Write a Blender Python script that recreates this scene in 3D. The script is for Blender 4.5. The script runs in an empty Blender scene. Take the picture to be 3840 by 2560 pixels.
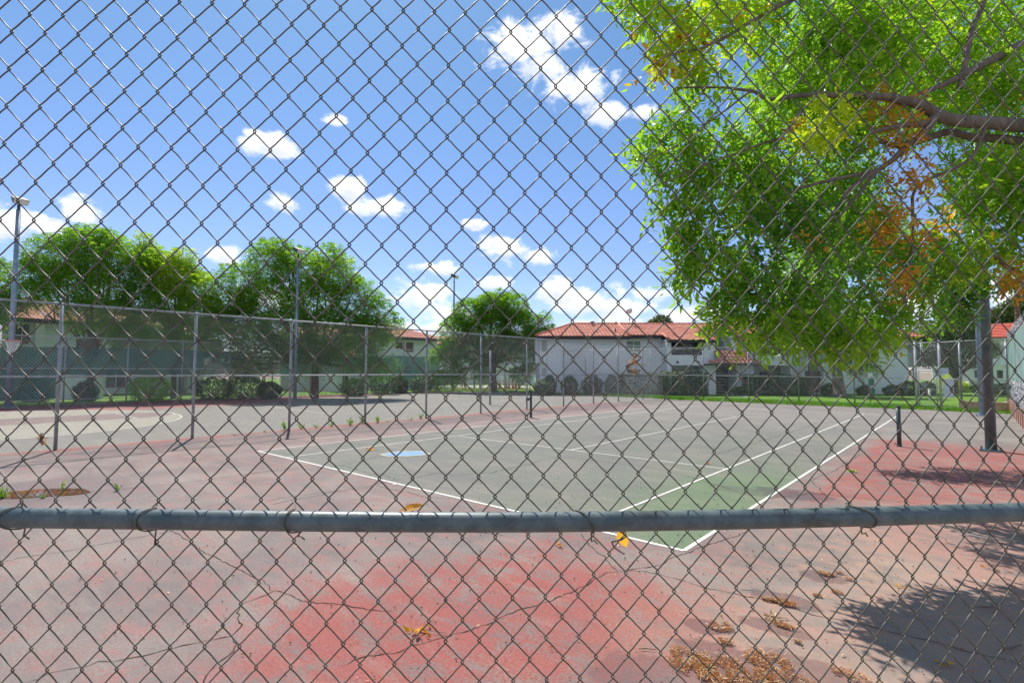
import bpy, math, random
import numpy as np
from mathutils import Vector, Matrix, noise as mnoise

# ------------------------------------------------------------------ camera
scene = bpy.context.scene
COL = scene.collection
FPX = 1978.27                                   # focal length in pixels of a 3840 px wide frame
CAM = np.array([2.5317, -5.8887, 2.0541])
CR = np.array([0.75252408, 0.65856254, 0.00169752])
CU = np.array([0.03426963, -0.04173297, 0.99854091])
CW = np.array([-0.65767248, 0.75136791, 0.05397376])
YAW = -0.719
cam = bpy.data.objects.new('camera', bpy.data.cameras.new('camera'))
COL.objects.link(cam)
cam.data.sensor_fit = 'HORIZONTAL'; cam.data.sensor_width = 36.0
cam.data.lens = FPX * 36.0 / 3840.0
cam.data.clip_start = 0.05; cam.data.clip_end = 2000
M = Matrix(((CR[0], CU[0], -CW[0], CAM[0]), (CR[1], CU[1], -CW[1], CAM[1]), (CR[2], CU[2], -CW[2], CAM[2]), (0, 0, 0, 1)))
cam.matrix_world = M
scene.camera = cam

# ------------------------------------------------------------------ sun, sky, exposure
SUN_EL = math.radians(54.5)
SUN_H = np.array([-0.89, 0.455]); SUN_H /= np.linalg.norm(SUN_H)
SUN_STRENGTH = 5.0
SKY_STRENGTH = 0.085
EXPOSURE = 0.38
sl = bpy.data.lights.new('sun', 'SUN'); sl.energy = SUN_STRENGTH; sl.angle = math.radians(0.53); sl.color = (1.0, 0.955, 0.89)
so = bpy.data.objects.new('sun', sl); COL.objects.link(so)
sv = Vector((SUN_H[0] * math.cos(SUN_EL), SUN_H[1] * math.cos(SUN_EL), math.sin(SUN_EL)))
so.rotation_euler = (-sv).to_track_quat('-Z', 'Y').to_euler(); so.location = (-20, 10, 40)
vs = scene.view_settings
vs.view_transform = 'Standard'; vs.look = 'None'; vs.gamma = 1.0; vs.use_curve_mapping = False; vs.exposure = EXPOSURE
scene.render.resolution_x = 1024; scene.render.resolution_y = 682
scene.render.engine = 'CYCLES'
scene.cycles.max_bounces = 10; scene.cycles.diffuse_bounces = 6; scene.cycles.transparent_max_bounces = 24


def ray(px, py):
    return (px - 1920) / FPX * CR - (py - 1280) / FPX * CU + CW


def at(px, py, depth):
    return CAM + ray(px, py) * depth


def G(px, py, z=0.0):
    d = ray(px, py); return CAM + d * ((z - CAM[2]) / d[2])


# ------------------------------------------------------------------ node helpers
class NT:
    def __init__(s, tree):
        s.t = tree; s.n = tree.nodes; s.l = tree.links

    def new(s, typ, **kw):
        nd = s.n.new(typ)
        for k, v in kw.items():
            setattr(nd, k, v)
        return nd

    def put(s, sock, v):
        if v is None: return
        if hasattr(v, 'links') or isinstance(v, bpy.types.NodeSocket):
            s.l.new(v, sock)
        else:
            if isinstance(v, (tuple, list)) and sock.type == 'RGBA' and len(v) == 3: v = (*v, 1)
            sock.default_value = v

    def math(s, op, a, b=None, c=None, clamp=False):
        nd = s.new('ShaderNodeMath', operation=op, use_clamp=clamp)
        s.put(nd.inputs[0], a); s.put(nd.inputs[1], b)
        if c is not None: s.put(nd.inputs[2], c)
        return nd.outputs[0]

    def vmath(s, op, a, b=None, c=None):
        nd = s.new('ShaderNodeVectorMath', operation=op)
        s.put(nd.inputs[0], a)
        if b is not None: s.put(nd.inputs[1], b)
        if c is not None: s.put(nd.inputs[2], c)
        return nd.outputs[1] if op in ('LENGTH', 'DOT_PRODUCT', 'DISTANCE') else nd.outputs[0]

    def mix(s, f, a, b, blend='MIX'):
        nd = s.new('ShaderNodeMix', data_type='RGBA', blend_type=blend)
        s.put(nd.inputs[0], f); s.put(nd.inputs[6], a); s.put(nd.inputs[7], b)
        return nd.outputs[2]

    def noise(s, vec, scale, detail=4, rough=0.55, dist=0.0, col=False):
        nd = s.new('ShaderNodeTexNoise')
        s.put(nd.inputs['Vector'], vec); s.put(nd.inputs['Scale'], scale)
        nd.inputs['Detail'].default_value = detail; nd.inputs['Roughness'].default_value = rough
        nd.inputs['Distortion'].default_value = dist
        return nd.outputs['Color'] if col else nd.outputs[0]

    def step(s, v, a, b, inv=False):
        nd = s.new('ShaderNodeMapRange', interpolation_type='SMOOTHSTEP')
        s.put(nd.inputs[0], v); s.put(nd.inputs[1], a); s.put(nd.inputs[2], b)
        nd.inputs[3].default_value = 1.0 if inv else 0.0; nd.inputs[4].default_value = 0.0 if inv else 1.0
        return nd.outputs[0]

    def ramp(s, v, stops):
        nd = s.new('ShaderNodeValToRGB'); cr = nd.color_ramp
        while len(cr.elements) > 1: cr.elements.remove(cr.elements[-1])
        cr.elements[0].position = stops[0][0]; cr.elements[0].color = (*stops[0][1], 1)
        for p, c in stops[1:]:
            e = cr.elements.new(p); e.color = (*c, 1)
        s.put(nd.inputs[0], v); return nd.outputs[0]

    def bump(s, h, strength=0.3, dist=0.01):
        nd = s.new('ShaderNodeBump'); nd.inputs['Strength'].default_value = strength; nd.inputs['Distance'].default_value = dist
        s.put(nd.inputs['Height'], h); return nd.outputs[0]

    def coord(s, kind='Object'):
        return s.new('ShaderNodeTexCoord').outputs[kind]

    def scale(s, vec, v):
        nd = s.new('ShaderNodeMapping'); s.put(nd.inputs[0], vec); nd.inputs['Scale'].default_value = v
        return nd.outputs[0]


MATS = {}


def material(name, fn=None, color=(.5, .5, .5), rough=0.6, metal=0.0, var=0.12, nscale=3.0, spec=0.4, bump=0.0, bscale=40, alpha=None):
    """procedural principled material with a mottled base colour"""
    if name in MATS: return MATS[name]
    m = bpy.data.materials.new(name); m.use_nodes = True
    t = NT(m.node_tree); p = t.n['Principled BSDF']
    p.inputs['Roughness'].default_value = rough; p.inputs['Metallic'].default_value = metal
    p.inputs['Specular IOR Level'].default_value = spec
    co = t.coord()
    if fn: fn(t, p, co)
    else:
        n1 = t.noise(co, nscale, 5, .6)
        c = t.mix(t.step(n1, .3, .7), tuple(x * (1 - var) for x in color), tuple(min(1, x * (1 + var)) for x in color))
        n2 = t.noise(co, nscale * 14, 3, .6)
        c = t.mix(t.math('MULTIPLY', t.step(n2, .45, .75), var), c, tuple(x * .55 for x in color))
        t.put(p.inputs['Base Color'], c)
        if bump: t.put(p.inputs['Normal'], t.bump(t.noise(co, bscale, 4, .6), bump, .01))
    if alpha is not None: p.inputs['Alpha'].default_value = alpha
    MATS[name] = m; return m


# ------------------------------------------------------------------ world
w = bpy.data.worlds.new('World'); scene.world = w; w.use_nodes = True
t = NT(w.node_tree)
bg = t.n['Background']
sky = t.new('ShaderNodeTexSky', sky_type='NISHITA'); sky.sun_disc = False
sky.sun_elevation = SUN_EL; sky.sun_rotation = math.atan2(SUN_H[0], SUN_H[1])
sky.altitude = 600; sky.air_density = 1.0; sky.dust_density = 0.4; sky.ozone_density = 1.2
skyc = sky.outputs[0]
gen = t.coord('Generated')
sep = t.new('ShaderNodeSeparateXYZ'); t.put(sep.inputs[0], gen)
az = t.math('ARCTAN2', sep.outputs[0], sep.outputs[1])
el = t.math('ARCSINE', t.math('MINIMUM', t.math('MAXIMUM', sep.outputs[2], -1.0), 1.0))
cmb = t.new('ShaderNodeCombineXYZ'); t.put(cmb.inputs[0], az); t.put(cmb.inputs[1], el)
pos = cmb.outputs[0]
CLOUDS = [(1960, 170, 170, 125), (2120, 120, 130, 80), (2030, 250, 160, 70), (2180, 330, 190, 85), (2290, 425, 110, 65), (2420, 420, 75, 35),
          (150, 840, 200, 75), (280, 800, 110, 75), (60, 870, 120, 50), (1010, 548, 140, 60), (1250, 452, 70, 32), (950, 500, 60, 30), (1065, 762, 85, 42),
          (1310, 705, 95, 55), (1430, 775, 120, 55), (1780, 838, 62, 26), (1900, 930, 125, 62), (2010, 965, 90, 40), (1650, 1005, 105, 38),
          (1590, 1105, 130, 75), (1660, 1165, 110, 60), (1700, 1240, 150, 60), (830, 955, 80, 50), (2080, 1080, 110, 60), (2190, 1130, 170, 80), (2330, 1160, 170, 70),
          (2450, 1100, 120, 40), (2560, 1190, 170, 55), (2700, 1180, 120, 50), (2250, 1230, 260, 50), (1520, 1240, 140, 55), (1840, 1060, 80, 34), (1000, 1120, 150, 60),
          (3790, 1130, 120, 60), (3700, 1060, 80, 40), (3450, 1150, 160, 70), (3000, 1050, 200, 70), (3600, 1240, 220, 50), (-300, 900, 250, 90), (4300, 900, 300, 100),
          (4500, 300, 260, 110), (-600, 300, 240, 90), (2750, -300, 260, 90)]


def azel(px, py):
    d = ray(px, py); d = d / np.linalg.norm(d)
    return math.atan2(d[0], d[1]), math.asin(d[2])


fld = None; low = None
CL = []
for (px, py, rx, ry) in CLOUDS:
    a, e = azel(px, py)
    a1, _ = azel(px + rx, py); _, e1 = azel(px, py - ry)
    CL.append((a, e, abs(a1 - a) * 1.12, abs(e1 - e) * 1.12))
# unseen cumulus banks added behind the camera for fill light (azimuth, elevation, half widths)
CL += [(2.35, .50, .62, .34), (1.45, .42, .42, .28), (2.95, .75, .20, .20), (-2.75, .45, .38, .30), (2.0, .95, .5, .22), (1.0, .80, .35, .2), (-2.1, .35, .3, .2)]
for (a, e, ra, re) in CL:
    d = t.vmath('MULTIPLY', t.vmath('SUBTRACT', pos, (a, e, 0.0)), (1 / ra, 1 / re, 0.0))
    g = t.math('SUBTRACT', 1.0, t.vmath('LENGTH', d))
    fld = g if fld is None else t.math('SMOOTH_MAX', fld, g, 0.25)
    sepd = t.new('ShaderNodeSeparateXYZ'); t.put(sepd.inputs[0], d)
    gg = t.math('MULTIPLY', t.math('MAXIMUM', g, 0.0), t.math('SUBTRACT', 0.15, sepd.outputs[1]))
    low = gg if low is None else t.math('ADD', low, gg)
npos = t.vmath('MULTIPLY', pos, (1.0, 1.5, 1.0))
n1 = t.noise(npos, 17.0, 9, 0.62, 0.35)
n2 = t.noise(npos, 60.0, 5, 0.6)
dens = t.math('ADD', fld, t.math('MULTIPLY', t.math('SUBTRACT', n1, 0.5), 2.6))
dens = t.math('ADD', dens, t.math('MULTIPLY', t.math('SUBTRACT', n2, 0.5), 0.35))
dens = t.math('MULTIPLY', dens, t.step(fld, -0.55, 0.1))
mask = t.step(dens, 0.14, 0.75)
shade = t.step(t.math('ADD', t.math('MULTIPLY', low, 0.8), t.math('MULTIPLY', t.math('SUBTRACT', n1, 0.42), 0.8)), 0.0, 0.5)
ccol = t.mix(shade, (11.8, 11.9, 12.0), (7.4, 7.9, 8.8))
hsv = t.new('ShaderNodeHueSaturation'); hsv.inputs['Saturation'].default_value = 1.0; hsv.inputs['Value'].default_value = 1.0; hsv.inputs['Hue'].default_value = 0.5
t.put(hsv.inputs['Color'], skyc)
SKYMUL = (.87, 1.17, 1.34); SKYLOW = (1.0, 1.06, 1.34)
skyadj = t.mix(1.0, hsv.outputs[0], t.mix(t.step(el, .12, .62), SKYLOW, SKYMUL), 'MULTIPLY')
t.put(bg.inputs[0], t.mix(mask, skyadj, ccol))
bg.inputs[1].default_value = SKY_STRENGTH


# ------------------------------------------------------------------ mesh helpers
def tag(o, label=None, cat=None, group=None, kind=None):
    if label: o['label'] = label
    if cat: o['category'] = cat
    if group: o['group'] = group
    if kind: o['kind'] = kind
    return o


def empty(name, loc=(0, 0, 0), rz=0.0, label=None, cat=None, group=None):
    o = bpy.data.objects.new(name, None); COL.objects.link(o); o.empty_display_size = .1
    o.location = tuple(float(x) for x in loc); o.rotation_euler = (0, 0, rz)
    return tag(o, label, cat, group)


def link_mesh(name, me, mat, parent=None, smooth=False):
    if mat: me.materials.append(mat)
    if smooth: me.polygons.foreach_set('use_smooth', [True] * len(me.polygons))
    o = bpy.data.objects.new(name, me); COL.objects.link(o)
    if parent: o.parent = parent
    return o


def copy_tree(o, parent=None):
    c = o.copy(); COL.objects.link(c)
    if parent: c.parent = parent
    for ch in list(o.children): copy_tree(ch, c)
    return c


class MB:
    def __init__(s): s.v = []; s.f = []

    def add(s, vs, fs):
        n = len(s.v); s.v += [tuple(float(a) for a in p) for p in vs]; s.f += [tuple(i + n for i in f) for f in fs]; return s

    def box(s, x0, x1, y0, y1, z0, z1):
        return s.add([(x0, y0, z0), (x1, y0, z0), (x1, y1, z0), (x0, y1, z0), (x0, y0, z1), (x1, y0, z1), (x1, y1, z1), (x0, y1, z1)],
                     [(0, 3, 2, 1), (4, 5, 6, 7), (0, 1, 5, 4), (1, 2, 6, 5), (2, 3, 7, 6), (3, 0, 4, 7)])

    def hexa(s, p):       # 8 points, bottom ring then top ring
        return s.add(p, [(0, 3, 2, 1), (4, 5, 6, 7), (0, 1, 5, 4), (1, 2, 6, 5), (2, 3, 7, 6), (3, 0, 4, 7)])

    def tube(s, path, r, n=8, cap=True):
        path = [np.array(p, float) for p in path]
        rs = r if hasattr(r, '__len__') else [r] * len(path)
        vs = []; fs = []
        up = np.array((0.0, 0, 1))
        d0 = path[1] - path[0]; d0 /= np.linalg.norm(d0) + 1e-12
        if abs(d0[2]) > .9: up = np.array((1.0, 0, 0))
        a = np.cross(up, d0); a /= np.linalg.norm(a)
        for i, p in enumerate(path):
            d = path[min(i + 1, len(path) - 1)] - path[max(i - 1, 0)]; d /= np.linalg.norm(d) + 1e-12
            a = a - d * (a @ d); a /= np.linalg.norm(a) + 1e-12; b = np.cross(d, a)
            for k in range(n):
                an = 2 * math.pi * k / n; vs.append(p + rs[i] * (math.cos(an) * a + math.sin(an) * b))
        for i in range(len(path) - 1):
            for k in range(n):
                fs.append((i * n + k, i * n + (k + 1) % n, (i + 1) * n + (k + 1) % n, (i + 1) * n + k))
        if cap:
            fs.append(tuple(range(n))[::-1]); fs.append(tuple((len(path) - 1) * n + k for k in range(n)))
        return s.add(vs, fs)

    def prism(s, poly, z0, z1):
        n = len(poly)
        return s.add([(x, y, z0) for x, y in poly] + [(x, y, z1) for x, y in poly],
                     [tuple(range(n))[::-1], tuple(range(n, 2 * n))] + [(i, (i + 1) % n, (i + 1) % n + n, i + n) for i in range(n)])

    def build(s, name, mat, parent=None, smooth=False):
        me = bpy.data.meshes.new(name); me.from_pydata(s.v, [], s.f); me.update()
        return link_mesh(name, me, mat, parent, smooth)


def np_mesh(name, verts, faces, mat, parent=None, attr=None, smooth=False):
    """verts (N,3), faces (F,k) same k; attr per vertex float 'tint'"""
    me = bpy.data.meshes.new(name); k = faces.shape[1]
    me.vertices.add(len(verts)); me.vertices.foreach_set('co', verts.astype(np.float32).ravel())
    me.loops.add(faces.size); me.loops.foreach_set('vertex_index', faces.astype(np.int32).ravel())
    me.polygons.add(len(faces)); me.polygons.foreach_set('loop_start', np.arange(0, faces.size, k, dtype=np.int32))
    me.polygons.foreach_set('loop_total', np.full(len(faces), k, dtype=np.int32))
    me.update(calc_edges=True)
    if attr is not None:
        a = me.attributes.new('tint', 'FLOAT', 'POINT'); a.data.foreach_set('value', attr.astype(np.float32))
    return link_mesh(name, me, mat, parent, smooth)

# ------------------------------------------------------------------ materials
rng = np.random.default_rng(7)
random.seed(5)


def court_fn(t, p, co):
    at_ = t.new('ShaderNodeAttribute', attribute_name='paint')
    col = at_.outputs['Color']; wear = at_.outputs['Alpha']
    big = t.noise(co, 0.55, 6, .62)
    med = t.noise(t.scale(co, (1.0, 1.6, 1.0)), 2.6, 7, .68, .4)
    fine = t.noise(co, 38.0, 4, .7)
    grit = t.noise(co, 160.0, 3, .7)
    # worn paint: asphalt showing through in streaks and flecks
    wv = t.math('ADD', t.math('MULTIPLY', med, .55), t.math('MULTIPLY', fine, .45))
    th = t.math('SUBTRACT', 0.64, t.math('MULTIPLY', wear, 0.25))
    wm = t.math('DIVIDE', t.math('SUBTRACT', wv, t.math('SUBTRACT', th, .045)), .10, clamp=True)
    asph = t.mix(t.step(big, .35, .65), (.150, .140, .130), (.225, .205, .185))
    c = t.mix(t.math('MULTIPLY', wm, .82), col, asph)
    c = t.mix(t.math('MULTIPLY', t.step(big, .42, .72), .30), c, t.mix(.55, c, (.36, .27, .20)))
    dust = t.noise(t.scale(co, (.5, 2.2, 1)), 1.3, 6, .65, .8)
    c = t.mix(t.math('MULTIPLY', t.step(dust, .52, .75), .35), c, (.34, .29, .235))
    c = t.mix(t.math('MULTIPLY', t.step(dust, .48, .28), .30), c, (.11, .10, .095))
    g = t.step(t.math('ADD', t.math('MULTIPLY', fine, .4), t.math('MULTIPLY', grit, .6)), .36, .66)
    c = t.mix(1.0, c, t.mix(g, (.70, .70, .70), (1.22, 1.22, 1.22)), 'MULTIPLY')
    # damp stains round the debris, with dark soft rims
    st = None
    for (x, y, rx, ry, k) in STAINS:
        d = t.vmath('MULTIPLY', t.vmath('SUBTRACT', co, (x, y, 0)), (1 / rx, 1 / ry, 0))
        gq = t.math('MULTIPLY', t.step(t.math('ADD', t.vmath('LENGTH', d), t.math('MULTIPLY', t.math('SUBTRACT', t.noise(co, 5.0, 4, .6), .5), 1.1)), 1.12, .9), k)
        st = gq if st is None else t.math('MAXIMUM', st, gq)
    c = t.mix(st, c, t.mix(1.0, c, (.52, .40, .44), 'MULTIPLY'))
    t.put(p.inputs['Base Color'], c)
    t.put(p.inputs['Roughness'], t.math('SUBTRACT', .88, t.math('MULTIPLY', st, .38)))
    p.inputs['Specular IOR Level'].default_value = .3
    t.put(p.inputs['Normal'], t.bump(t.math('ADD', fine, t.math('MULTIPLY', grit, .8)), .35, .006))


def gxy(px, py): g = G(px, py); return float(g[0]), float(g[1])


STAINS = []
for (px, py, rx, ry, k) in [(2750, 2500, .42, .30, .8), (2460, 2560, .45, .3, .7), (3000, 2520, .38, .26, .7), (2640, 2350, .16, .13, .8), (2950, 2250, .30, .15, .75), (3080, 2160, .20, .16, .7),
                            (2900, 2350, .26, .12, .7), (2970, 1850, .62, .42, .75), (2800, 1840, .6, .3, .45), (350, 1850, .8, 1.1, .55), (100, 1840, 1.0, 1.3, .75), (3560, 2000, .5, .5, .0)]:
    x, y = gxy(px, py); STAINS.append((x, y, rx, ry, k))


def lawn_fn(t, p, co):
    a = t.noise(co, .35, 5, .6); b = t.noise(co, 9, 4, .7); d = t.noise(t.scale(co, (1, 1, 1)), 55, 3, .7)
    c = t.ramp(a, [(.3, (.085, .200, .014)), (.5, (.150, .310, .020)), (.72, (.230, .380, .032))])
    c = t.mix(t.math('MULTIPLY', t.step(b, .55, .75), .5), c, (.20, .27, .05))
    c = t.mix(t.step(d, .35, .65), t.mix(1.0, c, (.55, .55, .5), 'MULTIPLY'), c)
    t.put(p.inputs['Base Color'], c); p.inputs['Roughness'].default_value = .85; p.inputs['Specular IOR Level'].default_value = .2
    t.put(p.inputs['Normal'], t.bump(d, .8, .04))


def leaf_material(name, stops, trans=.45, rough=.42, spec=.35):
    m = bpy.data.materials.new(name); m.use_nodes = True; t = NT(m.node_tree); p = t.n['Principled BSDF']
    at_ = t.new('ShaderNodeAttribute', attribute_name='tint')
    c = t.ramp(at_.outputs['Fac'], stops)
    nv = t.noise(t.coord(), 1.3, 4, .6)
    c = t.mix(t.math('MULTIPLY', t.step(nv, .35, .7), .35), c, t.mix(1.0, c, (.62, .72, .7), 'MULTIPLY'))
    t.put(p.inputs['Base Color'], c); p.inputs['Roughness'].default_value = rough; p.inputs['Specular IOR Level'].default_value = spec
    tr = t.new('ShaderNodeBsdfTranslucent')
    t.put(tr.inputs[0], t.mix(1.0, c, (1.25, 1.35, .55), 'MULTIPLY'))
    mx = t.new('ShaderNodeMixShader'); mx.inputs[0].default_value = trans
    t.l.new(p.outputs[0], mx.inputs[1]); t.l.new(tr.outputs[0], mx.inputs[2])
    t.l.new(mx.outputs[0], t.n['Material Output'].inputs[0])
    return m


LEAF_NEAR = leaf_material('broad_leaf', [(0, (.090, .230, .050)), (.30, (.200, .370, .050)), (.55, (.340, .530, .055)), (.80, (.540, .640, .055)), (.86, (.66, .58, .05)), (.90, (.80, .42, .08)), (.96, (.70, .30, .06)), (1, (.40, .16, .05))], .52)
LEAF_FAR = leaf_material('feather_leaf', [(0, (.085, .210, .045)), (.4, (.190, .360, .050)), (.75, (.360, .520, .055)), (1, (.62, .60, .06))], .52)
LEAF_DARK = leaf_material('dark_hedge_leaf', [(0, (.018, .050, .012)), (.6, (.045, .115, .025)), (.93, (.09, .18, .04)), (.95, (.75, .72, .62)), (1, (.8, .78, .7))], .25)
LEAF_OLIVE = leaf_material('olive_leaf', [(0, (.10, .14, .075)), (.6, (.19, .24, .13)), (1, (.30, .34, .22))], .25)
LEAF_PINE = leaf_material('pine_needle', [(0, (.045, .075, .02)), (.6, (.11, .15, .045)), (1, (.20, .21, .08))], .25)
GRASS = leaf_material('grass_blade', [(0, (.07, .17, .012)), (.6, (.13, .29, .02)), (1, (.28, .36, .07))], .4)


def bark_fn(c1, c2, s=6):
    def f(t, p, co):
        n = t.noise(t.scale(co, (1, 1, .25)), s, 8, .7, .5)
        t.put(p.inputs['Base Color'], t.ramp(n, [(.3, c1), (.7, c2)])); p.inputs['Roughness'].default_value = .9
        t.put(p.inputs['Normal'], t.bump(n, .7, .03))
    return f


BARK = material('grey_bark', bark_fn((.085, .066, .052), (.26, .21, .17), 9))
BARK_DARK = material('brown_bark', bark_fn((.06, .04, .03), (.19, .135, .10), 7))


def galv_fn(c1, c2, rough, metal, sc=14, dirt=.35, dirtc=(.10, .085, .06)):
    def f(t, p, co):
        n = t.noise(co, sc, 6, .65); d = t.noise(co, sc * .35, 6, .7, .6); g = t.noise(co, sc * 9, 3, .6)
        c = t.mix(t.step(n, .35, .68), c1, c2)
        c = t.mix(t.math('MULTIPLY', t.step(d, .52, .72), dirt), c, dirtc)
        c = t.mix(t.math('MULTIPLY', t.step(g, .6, .8), .35), c, tuple(x * .5 for x in c1))
        t.put(p.inputs['Base Color'], c); p.inputs['Metallic'].default_value = metal
        t.put(p.inputs['Roughness'], t.math('ADD', rough - .1, t.math('MULTIPLY', n, .2)))
        t.put(p.inputs['Normal'], t.bump(g, .15, .001))
    return f


WIRE_NEAR = material('galvanised_wire_near', galv_fn((.072, .068, .048), (.15, .142, .11), .52, .0, 30, .4, (.07, .058, .035)))
RAIL_NEAR = material('galvanised_rail', galv_fn((.075, .105, .112), (.135, .170, .172), .42, .0, 22, .75, (.05, .044, .03)))
WIRE_FAR = material('galvanised_wire_far', galv_fn((.40, .40, .40), (.58, .58, .58), .5, .0, 3, .1))
POST_GREY = material('galvanised_post', galv_fn((.25, .26, .28), (.38, .39, .42), .5, .3, 6, .25))
POLE_DARK = material('painted_steel_pole', galv_fn((.075, .115, .128), (.13, .175, .185), .38, .2, 5, .5, (.16, .13, .10)))
POLE_LIGHT = material('grey_steel_pole', galv_fn((.20, .26, .34), (.30, .37, .45), .4, .25, 4, .15))
COURT = material('court_paint', court_fn)
LAWN = material('lawn_grass', lawn_fn)
LINE = material('white_line_paint', None, (.62, .60, .54), .75, 0, .10, 6, .3, .2, 60)
CONCRETE = material('concrete', None, (.42, .39, .35), .85, 0, .14, 2, .3, .3, 30)
DIRT = material('dry_dirt', None, (.27, .22, .165), .95, 0, .25, 1.2, .2, .5, 12)
CRACKM = material('crack_dark', None, (.055, .045, .035), .95, 0, .3, 9, .1)
STUCCO = material('pale_stucco', None, (.80, .82, .83), .9, 0, .05, .8, .2, .35, 26)
STUCCO_G = material('greenish_white_stucco', None, (.76, .81, .78), .9, 0, .05, .8, .2, .35, 26)


def brickwall_fn(t, p, co):
    b = t.new('ShaderNodeTexBrick'); t.put(b.inputs['Vector'], t.scale(_swap(t, co), (1, 1, 1)))
    b.inputs['Scale'].default_value = 1; b.inputs['Brick Width'].default_value = .42; b.inputs['Row Height'].default_value = .205
    b.inputs['Mortar Size'].default_value = .018; b.inputs['Color1'].default_value = (.80, .82, .84, 1); b.inputs['Color2'].default_value = (.74, .77, .79, 1); b.inputs['Mortar'].default_value = (.58, .61, .64, 1)
    n = t.noise(co, 1.2, 5, .6)
    t.put(p.inputs['Base Color'], t.mix(t.math('MULTIPLY', n, .2), b.outputs[0], (.5, .52, .54)))
    t.put(p.inputs['Normal'], t.bump(b.outputs['Fac'], -.4, .01)); p.inputs['Roughness'].default_value = .9


def _swap(t, co):
    s = t.new('ShaderNodeSeparateXYZ'); t.put(s.inputs[0], co); c = t.new('ShaderNodeCombineXYZ')
    t.put(c.inputs[0], s.outputs[0]); t.put(c.inputs[1], s.outputs[2]); return c.outputs[0]


BLOCKWALL = material('white_painted_block', brickwall_fn)


def tile_fn(t, p, co):
    v = t.new('ShaderNodeTexVoronoi'); t.put(v.inputs['Vector'], t.scale(co, (3.3, 3.3, 3.3))); v.inputs['Scale'].default_value = 1
    n = t.noise(co, 1.1, 6, .65)
    c = t.mix(v.outputs['Color'], (.46, .125, .075), (.60, .235, .15))
    s = t.new('ShaderNodeSeparateXYZ'); t.put(s.inputs[0], v.outputs['Color'])
    c = t.mix(s.outputs[0], (.42, .115, .075), (.62, .25, .17))
    c = t.mix(t.math('MULTIPLY', t.step(n, .45, .7), .5), c, (.58, .36, .27))
    t.put(p.inputs['Base Color'], c); p.inputs['Roughness'].default_value = .8
    t.put(p.inputs['Normal'], t.bump(t.noise(co, 30, 3, .6), .2, .01))


TILE = material('clay_roof_tile', tile_fn)
FASCIA = material('dark_fascia_paint', None, (.035, .03, .04), .6, 0, .15)
BROWN = material('brown_timber', None, (.17, .115, .09), .75, 0, .2, 4)
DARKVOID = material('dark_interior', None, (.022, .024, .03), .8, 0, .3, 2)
TEALPAINT = material('teal_paint', None, (.03, .15, .17), .5, 0, .15)
BLIND = material('pale_blind', None, (.45, .47, .44), .7, 0, .08, 5)
BLINDG = material('green_grey_blind', None, (.24, .30, .24), .7, 0, .12, 5)
REDBROWN = material('red_brown_screen', None, (.14, .07, .055), .7, 0, .2, 5)
WHITEP = material('white_paint', None, (.74, .74, .72), .6, 0, .06, 5)
CREAM = material('cream_paint', None, (.62, .57, .42), .6, 0, .08)
IRON = material('dark_iron', None, (.028, .028, .032), .5, .3, .2)


def glass_fn(t, p, co):
    n = t.noise(co, .9, 3, .5)
    t.put(p.inputs['Base Color'], t.ramp(n, [(.35, (.02, .028, .03)), (.65, (.07, .09, .095))]))
    p.inputs['Roughness'].default_value = .08; p.inputs['Specular IOR Level'].default_value = .8


GLASS = material('window_glass', glass_fn)


def screen_mat(name, col, alpha, rough=.7, trans=.3):
    m = bpy.data.materials.new(name); m.use_nodes = True; t = NT(m.node_tree); p = t.n['Principled BSDF']
    co = t.coord(); n = t.noise(t.scale(co, (1, 1, .4)), 1.6, 6, .6)
    c = t.mix(t.step(n, .3, .7), tuple(x * .75 for x in col), tuple(x * 1.2 for x in col))
    t.put(p.inputs['Base Color'], c); p.inputs['Roughness'].default_value = rough; p.inputs['Specular IOR Level'].default_value = .15
    tr = t.new('ShaderNodeBsdfTranslucent'); t.put(tr.inputs[0], c); a = t.new('ShaderNodeMixShader'); a.inputs[0].default_value = trans
    t.l.new(p.outputs[0], a.inputs[1]); t.l.new(tr.outputs[0], a.inputs[2])
    tp = t.new('ShaderNodeBsdfTransparent'); b = t.new('ShaderNodeMixShader'); b.inputs[0].default_value = alpha
    t.l.new(tp.outputs[0], b.inputs[1]); t.l.new(a.outputs[0], b.inputs[2])
    t.l.new(b.outputs[0], t.n['Material Output'].inputs[0]); return m


SCREEN_DARK = screen_mat('dark_green_windscreen', (.012, .13, .105), .84, .7, .25)
SCREEN_PALE = screen_mat('pale_green_windscreen', (.36, .50, .45), .93, .7, .5)

# ------------------------------------------------------------------ ground, courts, lawn
b = MB(); b.box(-700, 700, -300, 900, -1.0, -.03); tag(b.build('ground', DIRT), kind='structure')


def ss(x, a, b_):
    q = np.clip((x - a) / (b_ - a), 0, 1); return q * q * (3 - 2 * q)


def axis(lo, hi, step, brk):
    a = list(np.arange(lo, hi + 1e-6, step))
    for q in brk: a += [q - .018, q + .018]
    a = sorted(a); o = [a[0]]
    for q in a[1:]:
        if q - o[-1] > .006: o.append(q)
    return np.array(o)


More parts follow.
